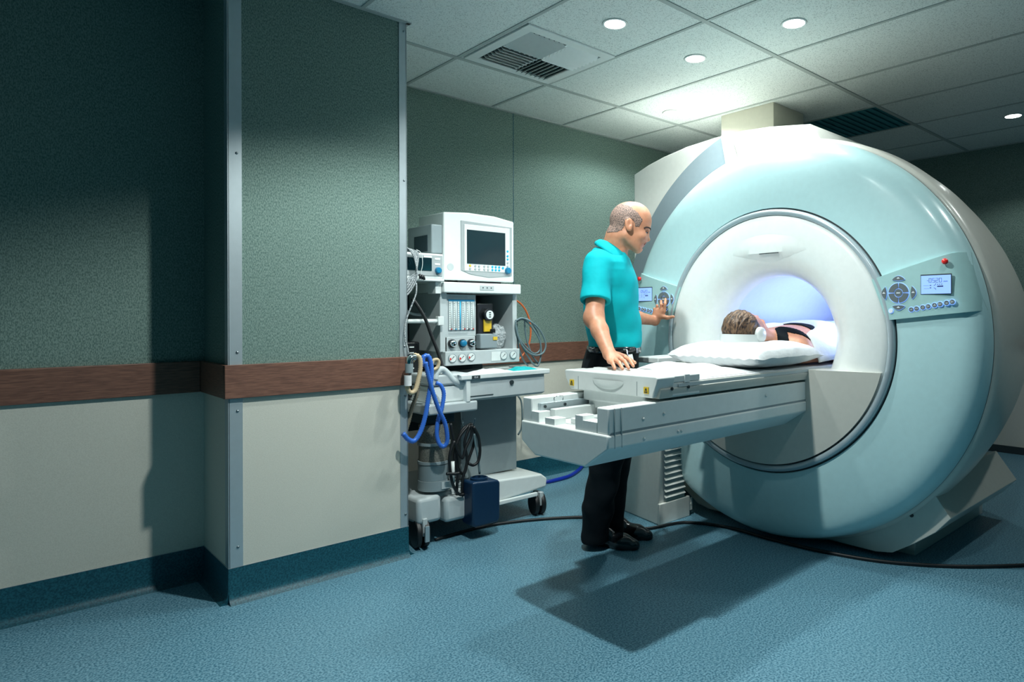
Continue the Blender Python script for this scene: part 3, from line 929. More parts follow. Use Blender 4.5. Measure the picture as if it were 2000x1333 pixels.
# stepped castellated end wall
st = [(1.688, 0.782), (1.688, 0.737), (1.70, 0.737)]
ew = MB()
def block(y0, y1, zt): ew.box(xe, xe + 0.055, y0, y1, 0.736, zt)
block(1.690, 1.762, 0.775); block(1.762, 1.803, 0.790); block(1.803, 1.920, 0.7375); block(1.920, 1.976, 0.762); block(1.976, 2.013, 0.7375); block(2.013, 2.060, 0.778)
ew.build('end_wall', M['table'], bed, bevel=0.002)
MB().box(xe + 0.055, 2.86, 1.69, 2.058, 0.736, 0.742).build('trough_floor', M['white'], bed)
for y0, y1, z0, z1, nm in ((1.720, 1.760, 0.742, 0.768, 'guide_rail'), (1.86, 1.90, 0.742, 0.762, 'guide_rail'), (1.99, 2.02, 0.742, 0.785, 'guide_rail')):
    MB().box(xe + 0.06, 2.84, y0, y1, z0, z1).build(nm, M['white'], bed, bevel=0.003)
MB().box(xe + 0.03, 2.3, 2.040, 2.060, 0.752, 0.806).build('steel_rail', M['alu'], bed, bevel=0.002)
for x_ in (1.60, 1.70, 1.85, 1.98):
    for z_ in (0.768, 0.792): MB().cyl((x_, 2.036, z_), (x_, 2.041, z_), 0.006, n=12).build('rail_bolt', M['seam'], bed)
MB().tube([(1.64, 2.030, 0.805), (1.64, 2.030, 0.826), (1.68, 2.030, 0.826), (1.68, 2.030, 0.805)], 0.0025, n=8, res=3).build('wire_clip', M['chrome'], bed, smooth=True)
# long shallow groove and seams on the near side
MB().box(xe + 0.01, 2.86, yn - 0.0005, yn + 0.002, 0.7365, 0.745).build('side_groove', M['mach2'], bed)
for xx in (1.575, 1.608): MB().box(xx, xx + 0.0015, yn - 0.0052, yn + 0.001, 0.690, 0.826).build('side_seam', M['mach'], bed)
for xx, z_ in ((1.72, 0.775), (1.83, 0.783), (1.72, 0.705), (1.905, 0.708), (1.925, 0.708), (2.5, 0.79)):
    MB().spin((xx, yn - 0.001 if z_ > 0.735 else yn - 0.004, z_), (0, -1, 0), [(0, 0.0065), (0.002, 0.006), (0.0035, 0.0)], n=14).build('rivet', M['white'], bed, smooth=True)
# sliding table top
MB().prism([(0, y, z) for y, z in [(1.625, 0.838), (1.622, 0.852), (1.618, 0.862), (1.618, 0.874), (1.628, 0.876), (1.628, 0.890), (2.122, 0.890), (2.125, 0.87), (2.115, 0.838)]], (1.80, 0, 0), (3.9, 0, 0)).build('table_top', M['shell'], bed, bevel=0.003)
MB().box(2.03, 3.9, 1.632, 2.118, 0.889, 0.8935).build('table_pad', M['cloth'], bed, bevel=0.002)
MB().box(1.9, 3.9, 1.6165, 1.6185, 0.8755, 0.8885).build('top_edge_rail', M['mach'], bed)
cp_ = MB()
# end cap: bevelled tub shape
cp_.prism([(0, y, z) for y, z in [(1.640, 0.842), (1.618, 0.892), (1.612, 0.915), (1.622, 0.921), (2.128, 0.921), (2.136, 0.915), (2.128, 0.885), (2.098, 0.842)]], (1.778, 0, 0), (1.875, 0, 0))
cp_.build('end_cap', M['white'], bed, bevel=0.006)
cp2 = MB().box(1.87, 2.030, 1.620, 2.128, 0.893, 0.9185).box(1.868, 2.03, 1.622, 1.64, 0.842, 0.893)
cp2.build('cap_plate', M['white'], bed, bevel=0.004)
MB().box(1.935, 1.965, 1.617, 2.13, 0.890, 0.921).build('cap_strap', M['disc'], bed, bevel=0.002)
for x_ in (1.86, 1.955): MB().cyl((x_, 1.6135, 0.872), (x_, 1.618, 0.872), 0.006, n=12).build('cap_bolt', M['seam'], bed)
# carriage block under the cap with hand hold
MB().box(1.815, 2.02, 1.745, 2.03, 0.770, 0.845).box(1.80, 1.99, 1.70, 2.045, 0.80, 0.848).build('carriage', M['white'], bed, bevel=0.008)
MB().box(1.84, 1.99, 1.695, 1.742, 0.745, 0.81).build('carriage', M['white'], bed, bevel=0.006)
# oval grip: shallow bowl on the end face
gb = MB(); vs = []; fs = []
for k_ in range(6):
    r_ = 1 - k_ / 5
    for i in range(33):
        t = math.pi + math.pi * i / 32
        dep = 0.010 * math.sin(math.pi / 2 * (1 - r_ ** 2))
        vs.append((1.7765 - 0.0005 - dep * 0.5, 1.873 + 0.085 * r_ * math.cos(t), 0.893 + 0.036 * r_ * math.sin(t)))
for k_ in range(5):
    for i in range(32): fs.append((k_ * 33 + i, k_ * 33 + i + 1, (k_ + 1) * 33 + i + 1, (k_ + 1) * 33 + i))
gb.add(vs, fs); gb.build('hand_grip', M['disc'], bed, smooth=True)
for y_, in ((1.668,), (2.086,)):
    wl = MB().box(1.7745, 1.7785, y_ - 0.012, y_ + 0.012, 0.857, 0.881).build('warning_sticker', M['yellow'], bed)
    MB().prism([(0, y_ - 0.006, 0.869), (0, y_ + 0.006, 0.869), (0, y_, 0.879)], (1.7738, 0, 0), (1.775, 0, 0)).box(1.7738, 1.775, y_ - 0.008, y_ + 0.008, 0.860, 0.8625).box(1.7738, 1.775, y_ - 0.008, y_ + 0.008, 0.8645, 0.866).build('sticker_print', M['seam'], wl)
for y_ in (1.716, 2.047): MB().box(1.7762, 1.7782, y_, y_ + 0.0012, 0.845, 0.898).build('cap_seam', M['mach2'], bed)

# ------------------------------------------------------------ anaesthesia trolley by the back wall
am = thing('anaesthesia_machine', 'grey and white anaesthesia machine on castors with dark monitor on top', 'anaesthesia machine', (1.98, 3.3, 0))
# monitor on top
mo = MB().prism([(1.800, 0, 1.336), (2.250, 0, 1.336), (2.250, 0, 1.683), (2.12, 0, 1.702), (1.95, 0, 1.705), (1.800, 0, 1.694)], (0, 3.15, 0), (0, 3.42, 0)).build('monitor', M['machw'], am, bevel=0.008)
MB().prism([(1.903, 0, 1.392), (1.96, 0, 1.372), (2.08, 0, 1.358), (2.232, 0, 1.372), (2.232, 0, 1.648), (1.903, 0, 1.658)], (0, 3.146, 0), (0, 3.15, 0)).build('monitor_bezel', M['bezel'], mo)
MB().box(1.921, 2.216, 3.143, 3.147, 1.388, 1.640).build('monitor_frame', M['machw'], mo, bevel=0.004)
MB().box(1.936, 2.184, 3.141, 3.144, 1.428, 1.612).build('monitor_screen', M['screen_off'], mo)
def keydot(x, z, r, mt, y=3.143, par=None, nm='key'):
    MB().spin((x, y, z), (0, -1, 0), [(0, r), (0.002, r), (0.003, r * 0.8), (0.003, 0)], n=12).build(nm, mt, par or mo)
for i, x in enumerate((1.955, 1.988, 2.012, 2.045, 2.070, 2.098, 2.120, 2.143)):
    for j in (0, 1):
        mt = M['cyanb'] if i >= 5 else (M['yellow'] if (i, j) == (0, 1) else M['bezel'])
        keydot(x, 1.400 + 0.017 * j, 0.0068, mt)
keydot(2.168, 1.414, 0.0075, M['cyanb'])
for z in (1.425, 1.445, 1.465, 1.483, 1.51): keydot(2.200, z, 0.0065, M['cyanb'] if z > 1.46 and z < 1.52 else M['bezel'])
MB().spin((2.200, 3.146, 1.400), (0, -1, 0), [(0, 0.019), (0.016, 0.018), (0.02, 0.015), (0.02, 0)], n=24).build('dial_knob', M['blue'], mo, autosmooth=40)
MB().spin((1.840, 3.150, 1.405), (0, -1, 0), [(0, 0.020), (0.0015, 0.019), (0.0015, 0)], n=24).build('round_badge', M['mach'], mo)
MB().box(1.735, 1.80, 3.16, 3.42, 1.472, 1.625).build('side_housing', M['mach2'], mo, bevel=0.006)
MB().box(1.731, 1.736, 3.20, 3.34, 1.485, 1.57).build('side_recess', M['dark'], mo)
MB().box(1.90, 2.18, 3.18, 3.38, 1.322, 1.338).build('monitor_foot', M['black'], mo)
# shelf
sh = MB().box(1.772, 2.262, 3.10, 3.52, 1.266, 1.322).build('top_shelf', M['machw'], am, bevel=0.006)
MB().box(1.99, 2.078, 3.098, 3.101, 1.284, 1.308).build('indicator_plate', M['mach'], sh)
for x in (2.008, 2.034, 2.060): MB().cyl((x, 3.0965, 1.297), (x, 3.0985, 1.297), 0.0035, n=10).build('indicator_lamp', M['dark'], sh)
# carcass
MB().box(1.772, 1.812, 3.14, 3.50, 0.955, 1.266).build('side_post', M['mach'], am, bevel=0.003)
MB().box(2.232, 2.262, 3.14, 3.50, 0.955, 1.266).build('side_post', M['mach'], am, bevel=0.003)
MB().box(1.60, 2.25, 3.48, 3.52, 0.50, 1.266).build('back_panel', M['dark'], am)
MB().box(1.99, 2.235, 3.35, 3.47, 0.955, 1.12).build('recess_back', M['mach'], am)
# flow tubes
ft = MB().box(1.812, 1.994, 3.148, 3.30, 1.034, 1.260).build('flow_panel', M['mach'], am, bevel=0.003)
MB().box(1.824, 1.984, 3.145, 3.149, 1.066, 1.228).build('flow_window', M['mach2'], ft)
for i in range(6):
    x = 1.837 + i * 0.0265
    MB().box(x - 0.010, x + 0.010, 3.143, 3.146, 1.070, 1.222).build('tube_scale', M['machw'], ft)
    MB().cyl((x + 0.003, 3.141, 1.072), (x + 0.003, 3.141, 1.222), 0.0035, n=10).build('flow_tube', M['cyanb'] if i == 2 else M['clear'], ft, smooth=True)
    tk = MB()
    for j in range(12): tk.box(x - 0.008, x - 0.002, 3.1425, 3.1435, 1.082 + j * 0.0115, 1.084 + j * 0.0115)
    tk.build('tick_marks', M['seam'], ft)
    MB().ball((x + 0.003, 3.140, 1.074), 0.0042, 10, 6).build('float', [M['red'], M['cyanb'], M['cyanb'], M['red'], M['black'], M['red']][i], ft, smooth=True)
MB().box(1.824, 1.984, 3.1435, 3.146, 1.222, 1.232).build('coloured_strip', M['blue'], ft)
for z in (1.250, 1.243, 1.050, 1.043):
    MB().box(1.826, 1.94, 3.1472, 3.1482, z, z + 0.002).build('printed_line', M['mach2'], ft)
# row of three control knobs
kp = MB().box(1.800, 1.985, 3.14, 3.30, 0.955, 1.034).build('knob_panel', M['mach'], am, bevel=0.003)
for x, mt in ((1.838, M['machw']), (1.900, M['blue']), (1.955, M['machw'])):
    MB().cyl((x, 3.125, 0.998), (x, 3.14, 0.998), 0.022, n=24).build('knob_collar', M['black'], kp)
    MB().spin((x, 3.125, 0.998), (0, -1, 0), [(0, 0.018), (0.014, 0.016), (0.017, 0.012), (0.017, 0)], n=20).build('knob', M['chrome'] if mt is M['machw'] else mt, kp, autosmooth=40)
# gauges
gp = MB().box(1.788, 2.262, 3.115, 3.45, 0.882, 0.957).build('gauge_panel', M['mach'], am, bevel=0.004)
MB().box(2.07, 2.13, 3.112, 3.116, 0.895, 0.945).build('label_strip', M['machw'], gp)
for x, z in ((1.828, 0.922), (1.886, 0.922), (1.942, 0.925), (2.150, 0.922), (2.215, 0.924)):
    MB().spin((x, 3.116, z), (0, -1, 0), [(0, 0.024), (0.006, 0.024), (0.008, 0.021), (0.006, 0.020)], n=28).build('gauge_rim', M['mach2'], gp, autosmooth=40)
    dl_ = MB().cyl((x, 3.109, z), (x, 3.112, z), 0.020, n=24).build('gauge_dial', M['machw'], gp)
    MB().prism([(x - 0.012, 0, z - 0.010), (x + 0.010, 0, z + 0.008), (x + 0.008, 0, z + 0.011)], (0, 3.1075, 0), (0, 3.109, 0)).build('needle', M['seam'], dl_)
    if x < 2: MB().box(x - 0.017, x - 0.010, 3.1078, 3.1092, z - 0.010, z + 0.002).build('red_zone', M['red'], dl_)
# vaporiser
vp = MB().box(2.010, 2.115, 3.16, 3.34, 0.975, 1.215).build('vaporiser', M['black'], am, bevel=0.008)
MB().spin((2.072, 3.165, 1.150), (0, -1, 0), [(0, 0.034), (0.03, 0.034), (0.034, 0.030), (0.034, 0)], n=32).build('vaporiser_dial', M['black'], vp, autosmooth=40)
MB().cyl((2.072, 3.130, 1.150), (2.072, 3.1285, 1.150), 0.024, n=28).build('dial_face', M['machw'], vp)
for z in (1.162, 1.150, 1.138): MB().box(2.066, 2.078, 3.1275, 3.129, z - 0.003, z + 0.003).build('dial_mark', M['seam'], vp)
MB().box(2.048, 2.098, 3.150, 3.162, 1.055, 1.135).build('yellow_band', M['yellow'], vp, bevel=0.004)
MB().box(2.005, 2.115, 3.12, 3.17, 0.965, 1.045).build('filler_block', M['mach2'], vp, bevel=0.006)
MB().spin((2.090, 3.13, 1.050), (0, 0, 1), [(0, 0.015), (0.018, 0.015), (0.022, 0.010), (0.022, 0)], n=18).build('filler_cap', M['black'], vp, autosmooth=40)
MB().box(2.085, 2.112, 3.116, 3.121, 1.010, 1.028).build('yellow_tag', M['yellow'], vp)
# crumpled clear bag in the recess
rs = random.Random(3)
s = MB(); s.ball((2.175, 3.22, 1.025), (0.052, 0.05, 0.068), 26, 18)
vs = [p + Vector((rs.uniform(-1, 1), rs.uniform(-1, 1), rs.uniform(-1, 1))) * 0.007 for p in s.v]
s.v = vs
tag(s.build('plastic_bag', M['bag']), 'crumpled clear plastic bag stuffed in the open recess beside the black vaporiser', 'plastic bag')
# writing tray with rim
tr = MB().box(1.80, 2.375, 2.98, 3.36, 0.815, 0.832).box(1.80, 2.375, 2.98, 2.995, 0.832, 0.842).box(1.80, 1.815, 2.995, 3.36, 0.832, 0.842).box(2.36, 2.375, 2.995, 3.36, 0.832, 0.842).build('worktop', M['machw'], am, bevel=0.005)
MB().box(1.862, 1.912, 2.978, 2.981, 0.817, 0.835).build('tray_label', M['seam'], tr)
text_mesh('tray_text', 'O.H', 0.013, (1.887, 2.9775, 0.826), ROT_NY, M['ink'], tr)
dr = MB().prism([(0, 2.995, 0.815), (0, 3.4, 0.815), (0, 3.4, 0.690), (0, 3.02, 0.700), (0, 2.992, 0.712)], (1.84, 0, 0), (2.345, 0, 0)).build('drawer', M['mach'], am, bevel=0.003)
MB().cyl((2.118, 2.986, 0.783), (2.118, 2.994, 0.783), 0.012, n=20).build('keyhole', M['seam'], dr)
MB().box(1.86, 2.0, 2.9895, 2.993, 0.7265, 0.7295).build('drawer_text', M['seam'], dr)
MB().box(1.835, 1.86, 2.988, 3.4, 0.70, 0.815).build('drawer_side', M['machw'], dr, bevel=0.004)
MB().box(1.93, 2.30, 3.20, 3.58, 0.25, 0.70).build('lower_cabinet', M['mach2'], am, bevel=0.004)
# base with castors
MB().prism([(1.98, 0, 0.13), (2.395, 0, 0.155), (2.40, 0, 0.205), (2.36, 0, 0.235), (1.98, 0, 0.255)], (0, 3.04, 0), (0, 3.62, 0)).build('base_plate', M['machw'], am, bevel=0.01)
MB().box(2.03, 2.32, 3.025, 3.045, 0.118, 0.140).build('foot_bar', M['machw'], am, bevel=0.004)
MB().box(1.60, 2.0, 3.06, 3.62, 0.115, 0.245).box(1.57, 1.70, 3.0, 3.2, 0.12, 0.25).build('base_moulding', M['mach'], am, bevel=0.02)
MB().box(1.72, 1.88, 3.0, 3.10, 0.10, 0.225).build('base_moulding', M['mach'], am, bevel=0.02)
def castor(x, y, r, ang=0.0):
    d = Vector((math.sin(ang), math.cos(ang), 0)); a = Vector((math.cos(ang), -math.sin(ang), 0))
    for s_ in (-1, 1):
        c_ = Vector((x, y, r)) + a * (0.020 * s_)
        w_ = MB().spin(c_ - a * 0.012, a, [(0, r * 0.55), (0, r * 0.95), (0.004, r), (0.020, r), (0.024, r * 0.95), (0.024, r * 0.55), (0.020, 0.0)], n=32).build('castor_wheel', M['rubber'], am, autosmooth=40)
    MB().box(x - 0.012, x + 0.012, y - r * 0.75, y + r * 0.4, r * 0.9, r * 2.1).build('castor_fork', M['mach'], am, bevel=0.004)
castor(1.605, 3.045, 0.072, 0.2); castor(2.352, 3.075, 0.064, 0.25); castor(1.66, 3.58, 0.062); castor(2.34, 3.58, 0.062)
MB().box(1.590, 1.612, 2.962, 2.972, 0.045, 0.12).build('castor_guard', M['alu'], am)
# absorber canister and bellows block
MB().spin((1.708, 3.09, 0.265), (0, 0, 1), [(0, 0.070), (0.0, 0.082), (0.05, 0.082), (0.052, 0.076)], n=40).build('absorber_foot', M['mach2'], am, autosmooth=40)
MB().box(1.702, 1.758, 3.004, 3.010, 0.275, 0.310).build('absorber_label', M['mach'], am)
for z0, z1, mt in ((0.317, 0.395, 'canister'), (0.398, 0.412, 'mach2'), (0.412, 0.492, 'granule'), (0.492, 0.506, 'mach2'), (0.506, 0.596, 'granule')):
    rr = 0.076 if mt == 'granule' else (0.080 if mt == 'canister' else 0.0825)
    MB().cyl((1.708, 3.09, z0), (1.708, 3.09, z1), rr, n=40).build('absorber_canister', M[mt], am, autosmooth=40)
MB().cyl((1.765, 3.005, 0.295), (1.765, 3.005, 0.405), 0.009, n=14).build('clamp_rod', M['machw'], am, smooth=True)
MB().box(1.615, 1.905, 2.99, 3.28, 0.652, 0.705).build('breathing_block', M['mach'], am, bevel=0.010)
MB().box(1.655, 1.860, 3.02, 3.26, 0.705, 0.790).build('breathing_block', M['machw'], am, bevel=0.008)
MB().box(1.648, 1.868, 3.01, 3.27, 0.792, 0.850).build('breathing_block', M['mach'], am, bevel=0.012)
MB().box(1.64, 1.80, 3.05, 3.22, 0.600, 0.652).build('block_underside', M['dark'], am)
MB().box(1.57, 1.70, 3.22, 3.40, 0.72, 1.01).build('bellows_housing', M['black'], am, bevel=0.01)
for z in (0.83, 0.87, 0.91, 0.95, 0.98): MB().box(1.640, 1.665, 3.217, 3.221, z, z + 0.006).build('scale_mark', M['machw'], am)
MB().cyl((1.53, 3.12, 1.118), (1.745, 3.12, 1.118), 0.011, n=14).build('hand_rail', M['machw'], am, smooth=True)
MB().box(1.742, 1.775, 3.105, 3.135, 1.095, 1.142).build('rail_bracket', M['machw'], am, bevel=0.003)
pipe = [ony(*p, 3.02) for p in ((849, 742), (852, 728), (863, 722), (874, 730), (884, 742), (898, 749), (914, 749))]
MB().tube(pipe, 0.017, n=14).build('clear_elbow_pipe', M['clear'], am, smooth=True)
MB().cyl(ony(902, 818, 3.15), ony(904, 826, 3.10), 0.004).tube([ony(900, 800, 3.15), ony(903, 830, 3.08), ony(912, 838, 3.06), ony(924, 835, 3.06), ony(928, 817, 3.06)], 0.0035, n=8).build('cable_hook', M['chrome'], am, smooth=True)

# second small monitor on the left arm of the machine
sm = thing('patient_monitor', 'small boxy monitor with blue knob left of the big monitor, half hidden by the pillar', 'monitor', (1.66, 3.2, 1.337))
b_ = MB().box(1.535, 1.768, 3.10, 3.34, 1.337, 1.464).build('housing', M['machw'], sm, bevel=0.005)
MB().box(1.545, 1.762, 3.096, 3.101, 1.350, 1.455).build('front_bezel', M['bezel'], sm)
MB().box(1.55, 1.700, 3.093, 3.097, 1.375, 1.438).build('screen', M['screen_off'], sm)
MB().box(1.655, 1.700, 3.092, 3.097, 1.441, 1.450).build('name_plate', M['machw'], sm)
MB().spin((1.735, 3.096, 1.378), (0, -1, 0), [(0, 0.017), (0.014, 0.016), (0.017, 0.013), (0.017, 0)], n=22).build('dial_knob', M['blue'], sm, autosmooth=40)
for z in (1.405, 1.432): MB().box(1.718, 1.748, 3.0945, 3.0965, z, z + 0.010).build('key', M['machw'], sm, bevel=0.002)
tag(MB().box(1.52, 1.770, 3.09, 3.45, 1.322, 1.336).box(1.735, 1.770, 3.12, 3.2, 1.26, 1.322).build('monitor_arm_shelf', M['machw'], bevel=0.003), 'thin pale shelf carrying the small boxy monitor beside the pillar', 'shelf')

# cloths and pack on the worktop
def cloth_heap(name, cx, cy, z, rx, ry, h, material, seed, label, cat):
    rs_ = np.random.RandomState(seed); n1 = 30
    ks = rs_.normal(size=(9, 2)) * 22; ph = rs_.rand(9) * 6.28; am_ = rs_.rand(9)
    vs = []; fs = []
    for i in range(n1 + 1):
        for j in range(n1 + 1):
            a = -1 + 2 * i / n1; b = -1 + 2 * j / n1
            rr = max(abs(a), abs(b)) ** 2
            wob = 1 + 0.12 * math.sin(3 * math.atan2(b, a) + seed)
            x = cx + rx * a * wob; y = cy + ry * b * wob
            q = sum(am_[k_] * math.sin(ks[k_, 0] * (x - cx) * 3 + ks[k_, 1] * (y - cy) * 3 + ph[k_]) for k_ in range(9)) / 9
            vs.append((x, y, z + 0.002 + h * (1 - rr) * (0.55 + 0.9 * abs(q))))
    W = n1 + 1
    for i in range(n1):
        for j in range(n1): fs.append((i * W + j, (i + 1) * W + j, (i + 1) * W + j + 1, i * W + j + 1))
    o = MB().add(vs, fs).build(name, material, smooth=True)
    sld = o.modifiers.new('thick', 'SOLIDIFY'); sld.thickness = 0.0015
    return tag(o, label, cat)
cloth_heap('paper_wipes', 2.02, 3.07, 0.833, 0.13, 0.070, 0.034, M['cloth'], 4, 'crumpled white paper wipes lying on the machine worktop left of the turquoise cloth', 'paper wipes')
cloth_heap('turquoise_cloth', 2.245, 3.07, 0.833, 0.085, 0.055, 0.030, M['cyancloth'], 9, 'crumpled turquoise cloth lying on the machine worktop', 'cloth')

# hoses, leads and cords
def hose(name, pts, r, material, label, cat, **kw):
    return tag(MB().tube(pts, r, **kw).build(name, material, smooth=True), label, cat)
def Z2(pts, y0, y1=None):
    n = len(pts); y1 = y0 if y1 is None else y1
    return [ony(780 + 0.3077 * a, 680 + 0.3077 * b, y0 + (y1 - y0) * i / (n - 1)) for i, (a, b) in enumerate(pts)]
def Z1(pts, y0, y1=None):
    n = len(pts); y1 = y0 if y1 is None else y1
    return [ony(780 + 0.255 * a, 400 + 0.255 * b, y0 + (y1 - y0) * i / (n - 1)) for i, (a, b) in enumerate(pts)]
hose('breathing_hose', Z2([(150, 120), (152, 60), (185, 55), (203, 120), (200, 220), (182, 330), (165, 430), (135, 530), (95, 590), (55, 580), (20, 540)], 2.93, 2.91), 0.0125, M['bluehose'],
     'blue corrugated breathing hose hanging in a wide loop down beside the pillar', 'hose', ribs=0.0055, n=14)
hose('breathing_hose', Z2([(232, 222), (262, 238), (282, 290), (270, 380), (245, 460), (238, 550), (255, 610), (285, 625), (305, 580), (290, 480), (250, 390), (215, 290), (185, 180), (165, 90)], 2.97, 2.90), 0.0115, M['bluehose'],
     'blue corrugated breathing hose making a narrow loop in front of the canister', 'hose', ribs=0.0055, n=14)
hose('tan_hose', Z2([(80, 90), (95, 48), (128, 62), (134, 130), (118, 210), (100, 270), (70, 285), (52, 255), (50, 215)], 2.915, 2.90), 0.012, M['tan'],
     'tan corrugated hose hooked over the top of the blue hoses by the pillar', 'hose', ribs=0.0055, n=14)
hose('tan_hose', Z2([(205, 110), (215, 80), (240, 75), (250, 95), (240, 125), (215, 140)], 3.0), 0.009, M['tan'],
     'short curled piece of tan hose behind the blue hoses', 'hose', n=12)
hose('tan_hose', Z2([(125, 190), (112, 290), (80, 380), (58, 470), (30, 560)], 2.99, 2.99), 0.011, mat('grey_hose', (0.20, 0.18, 0.13), 0.6),
     'dull grey-brown hose running down behind the blue hose loop', 'hose', ribs=0.0055, n=12)
co = thing('hose_connector', 'chrome hose connector with white end hanging at the pillar edge', 'connector', tuple(ony(802, 715, 2.90)))
MB().tube(Z2([(100, 60), (80, 62), (66, 80), (62, 130)], 2.90), 0.016, n=14, res=4).build('elbow', M['chrome'], co, smooth=True)
MB().cyl(Z2([(62, 100), (62, 100)], 2.90)[0], Z2([(62, 158), (62, 158)], 2.90)[0], 0.018).build('collar', M['mach2'], co, smooth=False)
MB().cyl(Z2([(54, 175), (54, 175)], 2.898)[0], Z2([(54, 240), (54, 240)], 2.898)[0], 0.017).build('white_end', M['cloth'], co, autosmooth=40)
# braided leads by the pillar
for i in range(5):
    o_ = i * 14
    hose('braided_lead', Z1([(30, 330 + i * 6), (70 + o_, 340 + i * 4), (112 + i * 8, 400), (135 - i * 3, 520), (110 - i * 9, 620 - i * 15), (60, 690 - i * 25), (10, 720 - i * 25)], 3.04 + i * 0.008, 3.0), 0.0045, M['braid'],
         'grey braided monitoring lead looped over the small monitor by the pillar', 'lead', n=8) ['group'] = 'braided leads by the pillar'
hose('single_lead', Z1([(130, 600), (128, 680), (95, 770), (60, 860), (42, 950), (45, 1040), (60, 1090), (70, 1150)], 3.0, 2.93), 0.004, M['braid'], 'single braided lead trailing down from the bundle behind the pillar edge', 'lead', n=8)
hose('thin_lead', Z1([(130, 345), (165, 370), (178, 450), (160, 540)], 3.075), 0.0016, M['machw'], 'thin white lead with black tips crossing the small dark screen', 'lead', n=6)
for x_, z_ in ((160, 550), (176, 555), (190, 560)):
    a_, b_2 = Z1([(x_ - 5, z_ - 18), (x_ + 2, z_ + 18)], 3.07)
    tag(MB().cyl(a_, b_2, 0.006, n=10).build('lead_tip', M['black'], smooth=True), 'small black lead tip hanging in front of the small monitor', 'lead tip', 'black lead tips')
hose('black_gas_hose', Z1([(100, 720), (150, 790), (200, 880), (245, 1000), (280, 1090), (312, 1180), (330, 1240), (350, 1290)], 3.10, 3.02), 0.0085, M['rubber'], 'thick black hose slanting down in front of the dark left side of the machine', 'hose', n=12)
hose('white_tube', Z1([(45, 810), (110, 840), (190, 838), (245, 805), (275, 775)], 3.30), 0.008, M['mach'], 'pale sagging tube in the shadow behind the hand rail', 'tube', n=10)
hose('orange_hose', Z1([(880, 725), (930, 760), (970, 815), (1000, 900), (1005, 1000), (985, 1090), (940, 1160), (910, 1190)], 3.30, 3.30), 0.0055, M['orange'], 'thin orange gas hose curving behind the grey cord coil', 'hose', n=10)
coil = [[(890, 890), (940, 870), (1010, 900), (1075, 960), (1120, 1060), (1105, 1130), (1050, 1155), (985, 1130), (930, 1060), (895, 960), (890, 890)],
        [(892, 900), (950, 880), (1030, 960), (1080, 1060), (1082, 1170), (1060, 1235), (1020, 1215), (960, 1120), (915, 1020), (893, 930)],
        [(895, 880), (985, 880), (1045, 950), (1075, 1020), (1078, 1110), (1030, 1140), (960, 1080), (905, 1000), (890, 920)],
        [(900, 900), (905, 1000), (915, 1100), (950, 1190), (985, 1235)], [(960, 880), (965, 980), (985, 1070), (1020, 1160), (1065, 1220)]]
for i, c_ in enumerate(coil):
    hose('grey_cord', Z1(c_, 3.12 + i * 0.012, 3.12 + i * 0.012), 0.0052, M['cordgrey'], 'loop of grey cord hanging coiled at the right side of the machine', 'cord', n=10)['group'] = 'coiled grey cords'
bc = [[(455, 480), (400, 520), (365, 620), (372, 760), (410, 800), (435, 720), (470, 620), (480, 540), (455, 480)],
      [(440, 490), (380, 570), (350, 680), (370, 790), (365, 900), (368, 1000)], [(450, 490), (415, 600), (430, 720), (400, 850), (403, 1010)],
      [(325, 480), (340, 560), (365, 640), (400, 700), (420, 640), (455, 560), (460, 490)],
      [(350, 590), (320, 680), (325, 800), (345, 880), (380, 930), (410, 930)], [(470, 500), (500, 560), (512, 650), (500, 720), (470, 745), (440, 735)],
      [(300, 800), (350, 800), (380, 795)]]
for i, c_ in enumerate(bc):
    hose('power_cable', Z2(c_, 3.03 - i * 0.01, 3.03 - i * 0.01), 0.0075, M['rubber'], 'black cable hanging in a bundle from the hook below the worktop', 'cable', n=10)['group'] = 'black cables on the hook'
hose('suction_tube', Z2([(476, 545), (485, 620), (500, 700), (510, 800)], 2.99), 0.006, M['cordgrey'], 'two-ended grey tube dropping into the navy bucket', 'tube', n=10)
bk = thing('navy_bucket', 'dark navy plastic bin hanging low at the front of the machine', 'bucket', tuple(ony(938, 960, 2.98)))
bx = ony(938, 997, 2.98)
MB().prism([(bx.x - 0.082, 0, 0.300), (bx.x + 0.070, 0, 0.290), (bx.x + 0.085, 0, 0.275), (bx.x + 0.083, 0, 0.085), (bx.x + 0.07, 0, 0.068), (bx.x - 0.07, 0, 0.068), (bx.x - 0.082, 0, 0.09)], (0, 2.92, 0), (0, 3.03, 0)).build('bin_body', M['bucket'], bk, bevel=0.014)
MB().spin((bx.x - 0.01, 2.975, 0.295), (0, 0, 1), [(0, 0.045), (0.012, 0.045), (0.014, 0.038), (0.002, 0.036)], n=28).build('bin_neck', M['bucket'], bk, autosmooth=40)
# blue hose and black cable on the floor
hose('blue_floor_hose', [onz(*p, 0.013) for p in ((1010, 925), (1035, 937), (1062, 942), (1090, 937), (1115, 929), (1133, 916), (1140, 905))], 0.013, mat('royal_blue_hose', (0.004, 0.03, 0.38), 0.35), 'bright blue hose curving on the floor by the back wall', 'hose', n=12)
hose('blue_wall_hose', [ony(*p, 3.6) for p in ((1012, 774), (1018, 785), (1020, 810), (1019, 835), (1012, 850))], 0.006, M['cordgrey'], 'dark hose hanging between machine and table end', 'hose', n=8)
hose('black_floor_cable', [onz(*p, 0.009) for p in ((850, 1055), (900, 1040), (960, 1026), (1020, 1018), (1080, 1013), (1140, 1011), (1200, 1016), (1258, 1033), (1335, 1021), (1420, 1030), (1500, 1052), (1600, 1076), (1700, 1094), (1790, 1103), (1880, 1107), (1960, 1106), (2040, 1102), (2200, 1090))], 0.008, M['rubber'], 'long black cable lying across the floor in front of the scanner', 'cable', n=10)

